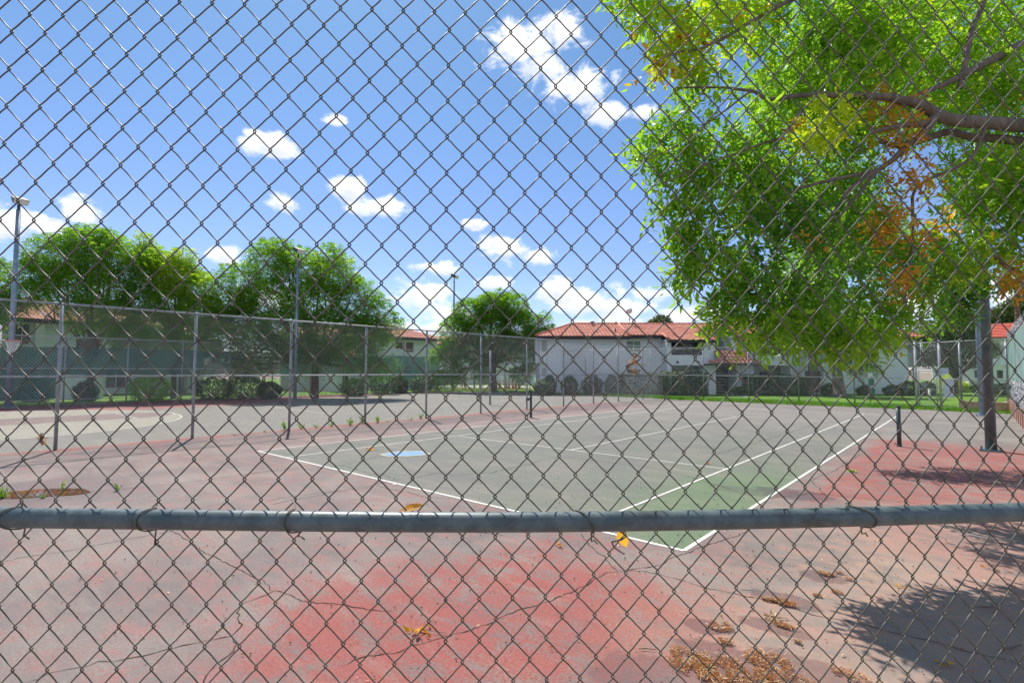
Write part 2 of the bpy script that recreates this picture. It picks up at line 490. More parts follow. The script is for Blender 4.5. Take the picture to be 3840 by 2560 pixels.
xs = axis(-38.5, 5.0, .14, [-10.97, 0, -19.8, -30.8, -24.07, -27.73]); ys = axis(-12, 31.2, .14, [0, 23.77, 7.0, 26.2])
X, Y = np.meshgrid(xs, ys)
mix = lambda a, b_, f: a * (1 - f[..., None]) + np.array(b_) * f[..., None]
RED = (.30, .092, .078); PINK = (.285, .15, .135); GREY = (.165, .158, .142); TAN = (.36, .245, .18); GREEN = (.135, .185, .105)
wob = .6 * np.sin(X * 1.3 + Y * .7) + .5 * np.sin(Y * 1.9 - X * .8) + .35 * np.sin(X * 3.1 + 1) * np.cos(Y * 2.7)
rw_ = np.random.default_rng(3)
def fbm(f0, oct_, seed):
    q = np.random.default_rng(seed); o_ = np.zeros(X.shape)
    for k in range(oct_):
        for j in range(5):
            a_ = q.uniform(0, math.pi); ff_ = f0 * 1.8 ** k * q.uniform(.7, 1.3); o_ += np.sin(X * math.cos(a_) * ff_ + Y * math.sin(a_) * ff_ + q.uniform(0, 6.3) + 1.2 * np.sin(Y * ff_ * .6 + j)) * .72 ** k
    return o_ / 4.5
wob = wob * .5 + fbm(1.6, 5, 1) * .9
c = np.zeros(X.shape + (3,)) + np.array(PINK); wr = np.full(X.shape, .74)
# red paint left on the surround near the close corner and along the right side
r1 = np.exp(-(((X + .5) / 1.9) ** 2 + ((Y + 2.2) / 2.6) ** 2)); r1 = ss(r1 + .20 * wob, .30, .72)
c = mix(c, RED, r1); wr = wr - .30 * r1 + .10 * np.clip(fbm(2.4, 4, 8), -1, 1)
r2 = ss(X, .0, .8) * ss(Y, 2.2, 5.5) * (1 - ss(Y + .6 * wob, 11.5, 15.5)); r2 = ss(r2 + .22 * fbm(1.3, 5, 5) * (r2 > .02), .18, .75); c = mix(c, RED, r2); wr = wr - .26 * r2
r3 = ss(X, .6, 1.6) * (1 - ss(Y, 2.5, 5.5)); c = mix(c, (.345, .175, .145), r3 * .9); c = mix(c, (.36, .255, .19), np.clip(.5 + .9 * fbm(1.1, 4, 12), 0, 1) * r3 * .7); wr = wr - .28 * r3
r3b = ss(X, -.2, 1.2) * (1 - ss(Y, .5, 3.0)) * ss(Y, -3.4, -1.8) ; c = mix(c, TAN, r3b * .55)
r4 = ss(Y + .5 * wob, 12.5, 15.5) * ss(X, -.2, .2); c = mix(c, (.235, .21, .18), r4)
r5 = ss(X, -15.9, -15.3) * (1 - ss(X, -15.0, -14.5)); c = mix(c, RED, r5 * .8); wr = wr - .3 * r5
r6 = (1 - ss(X, -8, -3.5)) * (1 - ss(Y, -5, -1)); wr = wr + .12 * r6
# near court
inn = (X > -10.97) & (X < 0) & (Y > 0) & (Y < 23.77)
cc = np.zeros_like(c) + np.array(GREY)
gr = np.clip(np.exp(-(((X + .3) / 1.5) ** 2 + ((Y - 2.6) / 3.8) ** 2)) * 1.5 + .12 * wob, 0, 1); cc = mix(cc, GREEN, gr)
cc = mix(cc, (.16, .185, .14), np.clip(.35 + .2 * wob, 0, 1) * (1 - gr))
cc = mix(cc, (.24, .215, .19), ss(Y, 9, 20) * .7)
c[inn] = cc[inn]; wr[inn] = (.42 - .2 * gr)[inn]
far_ = Y > 23.77; c[far_] = mix(c, (.24, .21, .185), np.ones_like(X))[far_]; 
# other court beyond the dividing fence
oth = X < -15.3
co_ = np.zeros_like(c) + np.array((.215, .205, .175))
rb = (1 - ss(X + .3 * wob, -30.6, -29.0)) * (1 - ss(Y, 9, 12)); co_ = mix(co_, (.31, .105, .095), rb)
rb2 = 1 - ss(X, -34.2, -33.6); co_ = mix(co_, (.24, .055, .06), rb2 * (Y < 20))
d3 = ((X + 25.9) / 7.1) ** 2 + ((Y + 3.9) / 6.3) ** 2
co_[d3 < 1] = (.34, .315, .25)
co_[(np.abs(X + 25.9) < 1.83) & (Y < .55)] = (.225, .165, .15)
co_[(((X + 25.9) ** 2 + (Y - .55) ** 2) < 1.83 ** 2)] = (.225, .165, .15)
c[oth] = co_[oth]; wr[oth] = .30
c = np.clip(c, 0, 1)
nx, ny = len(xs), len(ys)
vv = np.stack([X.ravel(), Y.ravel(), np.zeros(X.size)], 1)
ii = np.arange(nx * ny).reshape(ny, nx)
ff = np.stack([ii[:-1, :-1].ravel(), ii[:-1, 1:].ravel(), ii[1:, 1:].ravel(), ii[1:, :-1].ravel()], 1)
o = np_mesh('court_surface', vv, ff, COURT)
ca = o.data.color_attributes.new('paint', 'FLOAT_COLOR', 'POINT')
ca.data.foreach_set('color', np.concatenate([c.reshape(-1, 3), np.clip(wr, 0, 1).reshape(-1, 1)], 1).astype(np.float32).ravel())
tag(o, kind='structure')

# lawns (one sheet each side), slightly proud of the paving
EDGE = [(-37.6, -30), (-36.9, -2.6), (-37.0, 1.9), (-37.1, 6.5), (-37.2, 14), (-36.2, 20.7), (-35.4, 25.3), (-34.4, 28.6), (-31.5, 30.4), (-25, 30.5), (-21.8, 31.0), (-15.6, 30.2), (-13.8, 29.4), (-8.4, 29.2), (-5.2, 28.9), (-2.7, 29.2), (.65, 29.1), (1.9, 28.7), (4.6, 28.4)]
E2 = [EDGE[0]]
for a, b_ in zip(EDGE[:-1], EDGE[1:]):
    n = max(1, int(math.dist(a, b_) / .4)) if a[1] > -5 else 1
    for i in range(1, n + 1):
        f = i / n; j = .05 if i < n else 0
        E2.append((a[0] + (b_[0] - a[0]) * f + random.uniform(-j, j), a[1] + (b_[1] - a[1]) * f + random.uniform(-j, j)))
outer = [(60, 28.4), (60, 140), (-110, 140), (-110, -30)]
me = bpy.data.meshes.new('lawn'); pts = E2 + outer
me.from_pydata([(x, y, .025) for x, y in pts], [], [tuple(range(len(pts)))[::-1]]); me.update()
o = link_mesh('lawn', me, LAWN); tag(o, kind='structure')
if o.data.polygons[0].normal.z < 0: o.data.flip_normals()
# concrete edging strip along the lawn and paths
pm = MB()
for (a, b_) in zip(E2[:-1], E2[1:]):
    if a[1] < -6: continue
    d = np.array(b_) - np.array(a); n_ = np.array((d[1], -d[0])) / (np.linalg.norm(d) + 1e-9)
    pm.add([(a[0], a[1], .018), (b_[0], b_[1], .018), (b_[0] + n_[0] * .16, b_[1] + n_[1] * .16, .012), (a[0] + n_[0] * .16, a[1] + n_[1] * .16, .012)], [(0, 1, 2, 3)])
tag(pm.build('court_edging', CONCRETE), kind='structure')
pm = MB()
def flat(m, pts, z): m.add([(p[0], p[1], z) for p in pts], [tuple(range(len(pts)))])
flat(pm, [gxy(2735, 1466), gxy(2762, 1466), gxy(2812, 1491), gxy(2740, 1484)], .034)
flat(pm, [gxy(3500, 1538), gxy(3840, 1512), gxy(3840, 1502), gxy(3500, 1530)], .034)
flat(pm, [gxy(1600, 1452), gxy(2010, 1455), gxy(2010, 1447), gxy(1600, 1444)], .034)
tag(pm.build('concrete_path', CONCRETE), kind='structure')

# painted lines
lm = MB()
def line(p, q, wd=.05, z=.004):
    p = np.array(p[:2], float); q = np.array(q[:2], float); d = (q - p) / np.linalg.norm(q - p); n_ = np.array((-d[1], d[0])) * wd / 2
    k = max(1, int(np.linalg.norm(q - p) / 1.0)); prev = None
    for i in range(k + 1):
        m = p + (q - p) * i / k
        lm.v += [(m[0] + n_[0], m[1] + n_[1], z), (m[0] - n_[0], m[1] - n_[1], z)]
        if i: n = len(lm.v); lm.f.append((n - 4, n - 3, n - 1, n - 2))
A, B, Cc, D_ = G(2565, 2064), G(968, 1691), G(3364, 1559.5), G(2519, 1517.6)
line(A, B, .06); line(A, Cc, .055, .0045); line(B, D_, .055, .005); line(D_, Cc, .055, .0055)
line(G(1073.5, 1715), G(2598, 1521.4), .05, .006); bR = A + (B - A) * (1.37 / 10.97); line(bR, G(3240.5, 1552), .05, .0065)
line(G(1722, 1636), G(2734.5, 1760), .05, .007); line(G(2141, 1687), G(2761, 1563), .05, .0075); line(G(2455, 1542), G(3150, 1582), .05, .008)
line(G(1474, 1818), G(1492, 1813), .05, .0085)
line(G(930, 1512), G(1240, 1553), .05); line(G(1240, 1553), G(2130, 1492), .05, .005); line(G(1700, 1479), G(2130, 1492), .05, .006)
line((-21.2, 7.0), (-21.2, 26.2), .05, .0065); line((-29.4, 7.4), (-29.4, 25), .05, .007); line((-30.8, 7.4), (-30.8, 24.4), .05, .0072); line((-21.2, 12.9), (-29.4, 13.3), .05, .0075); line((-21.2, 20.3), (-29.4, 20), .05, .008); line((-25.3, 13.1), (-25.3, 20.1), .05, .0085)
arc = [(-25.9 + 7.1 * math.cos(a_), -3.9 + 6.3 * math.sin(a_)) for a_ in np.linspace(-.25, math.pi + .25, 48)]
for a_, b_ in zip(arc[:-1], arc[1:]): line(a_, b_, .05)
arc = [(-25.9 + 1.83 * math.cos(a_), .55 + 1.83 * math.sin(a_)) for a_ in np.linspace(0, math.pi, 24)]
for a_, b_ in zip(arc[:-1], arc[1:]): line(a_, b_, .05, .005)
for sx in (-1, 1): line((-25.9 + sx * 1.83, -5.5), (-25.9 + sx * 1.83, .55), .05, .006)
line((-27.73, .55), (-24.07, .55), .05, .007); line((-32.8, -5.5), (-19, -5.5), .05, .008)
tag(lm.build('court_lines', LINE), kind='structure')

# cracks
CR_ = [[(0, 2109), (143, 2081), (309, 2054), (541, 2010), (646, 1990)], [(635, 1987), (707, 2026), (790, 2081), (851, 2109), (940, 2159), (1033, 2214), (1133, 2253), (1288, 2266), (1400, 2286), (1482, 2291)],
       [(1033, 2214), (906, 2264), (887, 2297), (909, 2341), (868, 2385), (652, 2430), (481, 2468), (332, 2496), (182, 2523), (90, 2560)], [(868, 2385), (890, 2413), (857, 2457), (785, 2518), (770, 2570)],
       [(1280, 2500), (1355, 2465), (1521, 2432), (1687, 2385), (1853, 2330), (1925, 2297), (2096, 2236), (2168, 2203), (2284, 2145), (2345, 2139), (2455, 2123), (2516, 2092), (2599, 2062), (2714, 2024), (2790, 1998), (2900, 1940)],
       [(2345, 2139), (2422, 2142), (2516, 2164), (2631, 2201), (2865, 2247), (3070, 2310), (3206, 2332), (3411, 2384), (3640, 2446), (3833, 2489)], [(2179, 1998), (2206, 2043), (2273, 2098), (2314, 2142)],
       [(900, 1782), (1046, 1762), (1172, 1757), (1257, 1747), (1349, 1731), (1410, 1714), (1454, 1707)], [(1016, 1891), (1104, 1871), (1206, 1857), (1240, 1843), (1376, 1827), (1410, 1815), (1485, 1799), (1546, 1793), (1641, 1772), (1699, 1782), (1850, 1770), (1981, 1740), (2032, 1723), (2098, 1713), (2134, 1717), (2210, 1723), (2300, 1736), (2449, 1753), (2598, 1789), (2657, 1810), (2746, 1834)],
       [(1281, 1745), (1376, 1772), (1451, 1786), (1485, 1799)], [(1407, 1820), (1478, 1837), (1529, 1843), (1580, 1860), (1690, 1870)], [(166, 1855), (464, 1833), (658, 1816), (1045, 1761)], [(995, 1877), (1105, 1860), (1299, 1838)],
       [(1000, 1640), (1100, 1648), (1200, 1660), (1290, 1660), (1395, 1668)], [(1776, 1608), (1873, 1617), (1955, 1629), (2159, 1633), (2299, 1641), (2400, 1650), (2600, 1655)], [(2685, 1702), (2799, 1669), (2845, 1655), (2967, 1620), (3056, 1587), (3250, 1570)],
       [(2327, 1583), (2378, 1575), (2442, 1566)], [(3100, 1860), (3040, 1800), (3140, 1760), (3230, 1700)], [(2860, 1870), (3050, 1850), (3200, 1865), (3380, 1880), (3560, 1905)], [(0, 1740), (300, 1722), (700, 1688), (1000, 1660)], [(1350, 1925), (1500, 1945), (1700, 1980), (1900, 2010)]]
cm = MB()
for pl in CR_:
    P = [G(*q)[:2] for q in pl]; path = [P[0]]
    for a, b_ in zip(P[:-1], P[1:]):
        L = np.linalg.norm(b_ - a); k = max(2, min(40, int(L / .045))); n_ = np.array((-(b_ - a)[1], (b_ - a)[0])) / L
        off = 0
        for i in range(1, k + 1):
            off = (off * .7 + random.gauss(0, .011)) * (1 if i < k else 0); path.append(a + (b_ - a) * i / k + n_ * off)
    for i in range(len(path)):
        d = path[min(i + 1, len(path) - 1)] - path[max(i - 1, 0)]; d /= np.linalg.norm(d) + 1e-9; wd = random.uniform(.0014, .0048)
        dist = np.linalg.norm(path[i] - CAM[:2]); wd *= (1 + .05 * dist)
        if i in (0, len(path) - 1): wd = .0008
        cm.v += [(path[i][0] - d[1] * wd, path[i][1] + d[0] * wd, .0037), (path[i][0] + d[1] * wd, path[i][1] - d[0] * wd, .0037)]
        if i: n = len(cm.v); cm.f.append((n - 4, n - 3, n - 1, n - 2))
tag(cm.build('pavement_cracks', CRACKM), kind='structure')

# puddle, blue patch
def blob(cx, cy, rx, ry, z, rough=.12, n=60, rot=0, seed=0):
    R_ = random.Random(seed); ph = [R_.uniform(0, 6.3) for _ in range(5)]; o_ = []
    for i in range(n):
        a_ = 2 * math.pi * i / n; q = 1 + rough * sum(math.sin((k + 2) * a_ + ph[k]) / (k + 1) for k in range(5))
        x, y = rx * q * math.cos(a_), ry * q * math.sin(a_)
        o_.append((cx + x * math.cos(rot) - y * math.sin(rot), cy + x * math.sin(rot) + y * math.cos(rot), z))
    return o_


def water_fn(t, p, co):
    n = t.noise(co, 4, 5, .7); t.put(p.inputs['Base Color'], t.ramp(n, [(.35, (.10, .035, .018)), (.65, (.20, .08, .035))]))
    p.inputs['Roughness'].default_value = .02; p.inputs['Specular IOR Level'].default_value = 1.0; p.inputs['IOR'].default_value = 1.6


WATER = material('muddy_water', water_fn)
g0, g1 = G(-60, 1858), G(320, 1843)
m = MB(); md = (g0 + g1) / 2; dv = g1 - g0
pp = blob(md[0], md[1], np.linalg.norm(dv) / 2, .38, .006, .12, 60, math.atan2(dv[1], dv[0]), 3); m.add(pp, [tuple(range(len(pp)))])
tag(m.build('puddle', WATER), kind='structure')
BLUE = material('faded_blue_paint', None, (.17, .30, .46), .8, 0, .12, 3, .3, .2, 80)
m = MB(); pp = blob(-8.02, 2.22, .52, .31, .0068, .10, 48, math.radians(68), 5); m.add(pp, [tuple(range(len(pp)))])
tag(m.build('blue_paint_patch', BLUE), kind='structure')
PALE = material('pale_patch_rim', None, (.36, .34, .26), .85, 0, .2, 4)
m = MB(); pp = blob(-8.02, 2.22, .62, .41, .0062, .10, 48, math.radians(68), 5); m.add(pp, [tuple(range(len(pp)))])
tag(m.build('patch_rim', PALE), kind='structure')

# ------------------------------------------------------------------ the chain link fence in front of the camera
# node grid of the sagging, unevenly stretched mesh: polynomial in column and half-row
NODE = np.array([[2029.5,1227.15],[14.52,1268.18],[11.71,70.84],[-4.51,9.71],[-0.97,-6.2],[1883.69,0.41],[91.18,-88.23],[19.11,-12.29],[9.87,7.56],[-142.23,-16.78],[-7.39,-21.26],[11.6,-12.25],[-33.49,1.42],[-25.76,-2.16],[8.66,3.73]])


def _nb(c, r, n=4):
    c = c / 32. - 1; r = r / 18. - .35
    return np.stack([c ** i * r ** j for i in range(n + 1) for j in range(n + 1 - i)], -1) @ NODE


def node_px(c, r):
    cq = np.clip(c, -2, 66); rq = np.clip(r, -13, 26); p = _nb(cq, rq); h = .5
    dc = (_nb(np.minimum(cq + h, 66), rq) - _nb(np.maximum(cq - h, -2), rq)) / (np.minimum(cq + h, 66) - np.maximum(cq - h, -2))[..., None]
    dr = (_nb(cq, np.minimum(rq + h, 26)) - _nb(cq, np.maximum(rq - h, -13))) / (np.minimum(rq + h, 26) - np.maximum(rq - h, -13))[..., None]
    return p + dc * (c - cq)[..., None] + dr * (r - rq)[..., None]


def fence_depth(px):
    q = np.clip(px, -700, 4600); return 1.135 + .022 * ((q - 1350) / 1350) ** 2 * (q < 1350) + .115 * ((q - 1350) / 2490) ** 2 * (q >= 1350)


def to_world(pxy, off):
    px, py = pxy[..., 0], pxy[..., 1]; d = fence_depth(px) + off
    R_ = ((px - 1920) / FPX)[..., None] * CR - ((py - 1280) / FPX)[..., None] * CU + CW
    return CAM + R_ * d[..., None]


near = empty('chain_link_fence', at(1920, 1960, 1.13) * np.array((1, 1, 0)), 0, 'weathered galvanised chain link fence with one thick rail, right in front of the camera', 'chain link fence')
near_off = np.array(near.location)
gT = np.array([0, .055, .12, .2, .32, .5, .68, .8, .88, .945]); gX = np.array([-.085, -.055, .045, .155, .305, .5, .695, .845, .955, 1.055])
C0, C1, R0, R1 = -9, 75, -18, 37
allv = []; allf = []; NS = 7; base_n = 0
th = np.arange(NS) * 2 * math.pi / NS
for k in range(C0, C1):
    cs = []; rs = []; of = []
    for r in range(R0, R1):
        le = (k + r) % 2 == 0
        jit = random.gauss(0, .012)
        for t_, x_ in zip(gT, gX):
            cs.append(k + (x_ if le else 1 - x_) + jit * math.sin(math.pi * t_)); rs.append(r + t_)
            s_ = 1 if le else -1
            of.append(s_ * (min(1, t_ / .12, (1 - t_) / .12) * .0020 + .0095 * math.sin(math.pi * t_) ** 1.1))
    P = to_world(node_px(np.array(cs), np.array(rs)), np.array(of)) - near_off
    D = np.gradient(P, axis=0); D /= np.linalg.norm(D, axis=1)[:, None]
    Aa = np.cross(D, CW); Aa /= np.linalg.norm(Aa, axis=1)[:, None]; Bb = np.cross(Aa, D)
    rad = .00150
    V = P[:, None, :] + rad * (np.cos(th)[None, :, None] * Aa[:, None, :] + np.sin(th)[None, :, None] * Bb[:, None, :])
    n = len(P); idx = np.arange(n * NS).reshape(n, NS) + base_n
    F = np.stack([idx[:-1], np.roll(idx, -1, 1)[:-1], np.roll(idx, -1, 1)[1:], idx[1:]], -1).reshape(-1, 4)
    allv.append(V.reshape(-1, 3)); allf.append(F); base_n += n * NS
np_mesh('mesh', np.concatenate(allv), np.concatenate(allf), WIRE_NEAR, near, smooth=True)
RAILPX = [(-900, 1928), (-400, 1934), (0, 1940), (350, 1944), (700, 1948), (1300, 1955), (1900, 1958), (2600, 1950), (3170, 1938), (3840, 1919), (4400, 1900), (4900, 1882)]
rx = np.array([q[0] for q in RAILPX]); ry = np.array([q[1] for q in RAILPX])
pxs = np.linspace(-900, 4900, 90); pys = np.interp(pxs, rx, ry); ker = np.ones(9) / 9; pys[4:-4] = np.convolve(pys, ker, 'valid')
railp = to_world(np.stack([pxs, pys], -1), np.full(90, -.029)) - near_off
MB().tube(railp, .0208, 28).build('rail', RAIL_NEAR, near, True)


def rail_at(px): i = np.interp(px, pxs, np.arange(90)); j = int(i); f = i - j; return railp[j] * (1 - f) + railp[min(j + 1, 89)] * f


for (a, b_, c_) in [((77, 1882), (26, 1952), (88, 2010)), ((582, 1890), (535, 1955), (580, 2042)), ((1102, 1870), (1082, 1960), (1120, 2012)), ((2160, 1918), (2214, 1962), (2218, 2028)), ((3178, 1884), (3262, 1945), (3232, 2000))]:
    P = []
    ctr = rail_at((a[0] + c_[0]) / 2 * .35 + b_[0] * .65)
    for k in range(15):
        f = k / 14; ang = math.radians(-100 + 200 * f)       # from top-back over the front to bottom-back
        px = (1 - f) ** 2 * a[0] + 2 * f * (1 - f) * (2 * b_[0] - (a[0] + c_[0]) / 2) + f * f * c_[0]
        q = rail_at(px) + CU * (.0232 * -math.sin(ang)) - CW * (.0232 * math.cos(ang)); P.append(q)
    st = to_world(np.array([a], float), np.array([-.004]))[0] - near_off; en = to_world(np.array([c_], float), np.array([-.004]))[0] - near_off
    P = [st + CW * .006 - CU * .004, st] + P + [en, en + CR * .006 + CU * .003 - CW * .004, en + CR * .013 - CU * .006]
    MB().tube(P, .0016, 6).build('wire_tie', WIRE_NEAR, near, True)
# faint stamped lettering on the pipe
STAMP = material('stamped_mark', None, (.24, .30, .32), .55, .2, .2, 60)
for px, txt in [(180, 'ASTM A120'), (430, 'VO-TUBE'), (790, 'ASTM A120'), (1350, 'ASTM A/120'), (1560, 'VO-TUBE'), (1890, 'ASTM A120'), (2110, 'VO-TUBE')]:
    cu = bpy.data.curves.new('lettering', 'FONT'); cu.body = txt; cu.size = .0075; cu.extrude = .00015; cu.align_x = 'CENTER'
    to = bpy.data.objects.new('tmp', cu); COL.objects.link(to); bpy.context.view_layer.update()
    me = bpy.data.meshes.new_from_object(to.evaluated_get(bpy.context.evaluated_depsgraph_get())); bpy.data.objects.remove(to)
    p0 = rail_at(px); d = rail_at(px + 60) - rail_at(px - 60); d /= np.linalg.norm(d)
    nrm = CU * .80 - CW * .60; nrm -= d * (nrm @ d); nrm /= np.linalg.norm(nrm); upv = np.cross(nrm, d)
    Mx = Matrix(((d[0], upv[0], nrm[0], 0), (d[1], upv[1], nrm[1], 0), (d[2], upv[2], nrm[2], 0), (0, 0, 0, 1)))
    pos_ = p0 + nrm * .0209
    me.transform(Mx); me.transform(Matrix.Translation(Vector(pos_)))
    link_mesh('lettering', me, STAMP, near)


# ------------------------------------------------------------------ the other chain link fences
def lattice(name, p0, p1, z0, z1, mat, parent, rad=.0031, sp=.072, vs_=.08, wave=0.0):
    """two families of straight diagonal wires filling a vertical rectangle, as three-sided rods"""
    p0 = np.array(p0, float); p1 = np.array(p1, float); L = np.linalg.norm(p1 - p0); d = (p1 - p0) / L; nrm = np.array((-d[1], d[0])); H = z1 - z0
    sl_ = vs_ / sp; segs = []
    for s_ in (1, -1):
        x = -H / sl_ if s_ > 0 else 0.0
        end = L if s_ > 0 else L + H / sl_
        while x < end:
            xa, za, xb, zb = x, 0.0, x + s_ * H / sl_, H
            lo, hi = 0.0, 1.0
            dx = xb - xa
            for lim, sg in ((0.0, 1), (L, -1)):
                va = (xa - lim) * sg; vb = (xb - lim) * sg
                if va < 0 and vb < 0: lo = 2; break
                if va < 0: lo = max(lo, va / (va - vb))
                if vb < 0: hi = min(hi, va / (va - vb))
            if lo < hi: segs.append((xa + dx * lo, H * lo, xa + dx * hi, H * hi, s_))
            x += sp
    S = np.array(segs); k = 4
    V = []; tt = np.linspace(0, 1, k)
    for i, f in enumerate(tt):
        x = S[:, 0] + (S[:, 2] - S[:, 0]) * f; z = S[:, 1] + (S[:, 3] - S[:, 1]) * f
        bow = wave * np.sin(x * 2.1) * np.sin(z / H * math.pi) + S[:, 4] * rad * .9
        ctr = np.stack([p0[0] + d[0] * x + nrm[0] * bow, p0[1] + d[1] * x + nrm[1] * bow, z0 + z], -1)
        per = np.stack([d[0] * np.full(len(S), .74), d[1] * np.full(len(S), .74), -S[:, 4] * .67], -1)
        nn = np.array((nrm[0], nrm[1], 0))
        for a_ in (math.pi / 2, math.pi * 7 / 6, math.pi * 11 / 6):
            V.append(ctr + rad * (math.cos(a_) * per + math.sin(a_) * nn))
    V = np.stack(V, 1); n = len(S); F = []
    ix = np.arange(n)[:, None] * (3 * k)
    for i in range(k - 1):
        for a_ in range(3):
            F.append(ix + np.array([[i * 3 + a_, i * 3 + (a_ + 1) % 3, (i + 1) * 3 + (a_ + 1) % 3, (i + 1) * 3 + a_]]))
    return np_mesh(name, V.reshape(-1, 3), np.concatenate(F), mat, parent)


def pipe(name, a, b_, r, mat, parent, n=10): return MB().tube([a, b_], r, n).build(name, mat, parent, True)


def post(x, y, h, r, mat, parent, name='post'):
    m = MB(); m.tube([(x, y, 0), (x, y, h)], r, 12); m.tube([(x, y, h), (x, y, h + r * .6), (x, y, h + r * .9)], [r * 1.15, r * .9, r * .2], 12)
    return m.build(name, mat, parent, True)


# fence dividing the two courts
dv_ = empty('divider_fence', (-15.15, 12, 0), 0, 'tall galvanised chain link fence dividing the two courts, weeds along its foot', 'chain link fence')
PY_ = [-9.6, -6.4, -3.34, -.21, 2.76, 5.75, 8.75, 12.07, 15.5, 18.78, 21.93, 24.95, 28.35]
ox, oy = -15.15, 12
for y in PY_: post(0, y - oy, 3.73, .042, POST_GREY, dv_)
pipe('top_rail', (0, -9.6 - oy, 3.74), (0, 31.4 - oy, 3.74), .026, POST_GREY, dv_)
pipe('middle_rail', (0, -9.6 - oy, 1.88), (0, 31.4 - oy, 1.80), .026, POST_GREY, dv_)
lattice('mesh', (.05, -9.6 - oy), (.05, 31.4 - oy), .03, 3.78, WIRE_FAR, dv_, .0020, wave=.02)

# fence at the far end, behind the lawn edge
ef = empty('end_fence', (-16, 31.5, 0), 0, 'galvanised chain link fence along the lawn in front of the white apartment block', 'chain link fence')
for x in [-36.9, -34, -31, -28, -25, -22, -19, -16.1, -12.04, -8.97, -5.93, -2.92]: post(x + 16, 0, 3.62, .04, POST_GREY, ef)
for x in (1.96, 3.8): post(x + 16, 0, 3.68, .05, POST_GREY, ef)
pipe('top_rail', (-20.9, 0, 3.78), (16.05, 0, 3.58), .024, WIRE_FAR, ef); pipe('top_rail', (17.1, 0, 3.62), (19.8, 0, 3.72), .024, WIRE_FAR, ef)
pipe('middle_rail', (-20.9, 0, 1.85), (16.05, 0, 1.62), .024, WIRE_FAR, ef); pipe('middle_rail', (17.1, 0, 1.60), (19.8, 0, 1.55), .024, WIRE_FAR, ef)
lattice('mesh', (-20.9, .04), (16.05, .04), .05, 3.8, WIRE_FAR, ef, .0022, wave=.02)
lattice('mesh', (17.1, .04), (19.8, .04), .05, 3.66, WIRE_FAR, ef, .0022, wave=.02)

# gate in that fence
gt = empty('gate', (.55, 31.45, 0), 0, 'narrow galvanised chain link gate with paired rails between two thick posts', 'gate')
for x in (-.5, .55): post(x, 0, 3.68, .065, WIRE_FAR, gt, 'gate_post')
fr = MB()
for x in (-.38, .40): fr.tube([(x, -.05, .12), (x, -.05, 2.05)], .028, 10)
for z in (.12, 1.02, 2.05): fr.tube([(-.38, -.05, z), (.40, -.05, z)], .026, 10)
fr.build('gate_frame', WIRE_FAR, gt, True)
pipe('cross_bar', (-.5, 0, 2.16), (.55, 0, 2.16), .028, WIRE_FAR, gt); pipe('top_bar', (-.5, 0, 3.6), (.55, 0, 3.64), .028, WIRE_FAR, gt)
lattice('mesh', (-.38, -.03), (.40, -.03), .12, 2.05, WIRE_FAR, gt, .0034); lattice('mesh', (-.5, .03), (.55, .03), 2.16, 3.6, WIRE_FAR, gt, .0034)
m = MB(); m.box(-.30, -.06, -.09, -.03, 1.02, 1.42); m.build('latch_box', POST_GREY, gt)

# signs hanging on the fence beside the gate
def panel(name, pts, y, mat, th_=.02):
    m = MB(); m.add([(p[0], y, p[1]) for p in pts] + [(p[0], y + th_, p[1]) for p in pts], [(0, 1, 2, 3), (7, 6, 5, 4), (0, 4, 5, 1), (1, 5, 6, 2), (2, 6, 7, 3), (3, 7, 4, 0)]); return m.build(name, mat)
def on_plane_y(px, py, Yp):
    d = ray(px, py); return CAM + d * ((Yp - CAM[1]) / d[1])
def quad_on(px0, py0, px1, py1, Yp, skew=0):
    q = [on_plane_y(px0, py0, Yp), on_plane_y(px1, py0 + skew, Yp), on_plane_y(px1 + 1, py1 + skew, Yp), on_plane_y(px0 + 1, py1, Yp)]; return [(a[0], a[2]) for a in q]
SIGNW = material('white_sign_sheet', None, (.66, .68, .74), .5, 0, .06)
tag(panel('sign', quad_on(3537, 1422, 3577, 1489, 31.38, 2), 31.36, SIGNW), 'tall blank white sign sheet wired to the fence just right of the gate', 'sign')
tag(panel('sign', quad_on(3524, 1379, 3557, 1399, 31.38, 1), 31.36, material('blue_white_sign', None, (.50, .56, .68), .5, 0, .15)), 'small wide bluish white sign hung above the tall white sign sheet', 'sign')

# fence on the left with dark windscreen
lf = empty('windscreen_fence', (-36.95, 9, 0), 0, 'tall chain link fence with dark green windscreen along the left court', 'chain link fence')
for y in range(-12, 32, 3): post(0, y - 9 + .05, 3.9, .045, POST_GREY, lf)
pipe('top_rail', (0, -21, 3.92), (0, 22.5, 3.92), .026, WIRE_FAR, lf); pipe('middle_rail', (0, -21, 2.1), (0, 22.5, 2.1), .024, WIRE_FAR, lf); pipe('bottom_rail', (0, -21, .32), (0, 22.5, .32), .02, WIRE_FAR, lf)
lattice('mesh', (.04, -21), (.04, 22.5), .05, 3.95, WIRE_FAR, lf, .0024)
def cloth(name, y0, y1, z0, z1, x, mat, parent, amp=.03):
    n = int((y1 - y0) / .3); vs_ = []; fs = []
    for i in range(n + 1):
        y = y0 + (y1 - y0) * i / n
        for j in range(5):
            z = z0 + (z1 - z0) * j / 4; vs_.append((x + amp * math.sin(y * 2.1 + j) * math.sin(j / 4 * math.pi) , y, z + (.03 * math.cos(y * 2.1) if j in (0, 4) else 0)))
    for i in range(n):
        for j in range(4): fs.append((i * 5 + j, (i + 1) * 5 + j, (i + 1) * 5 + j + 1, i * 5 + j + 1))
    return MB().add(vs_, fs).build(name, mat, parent, True)
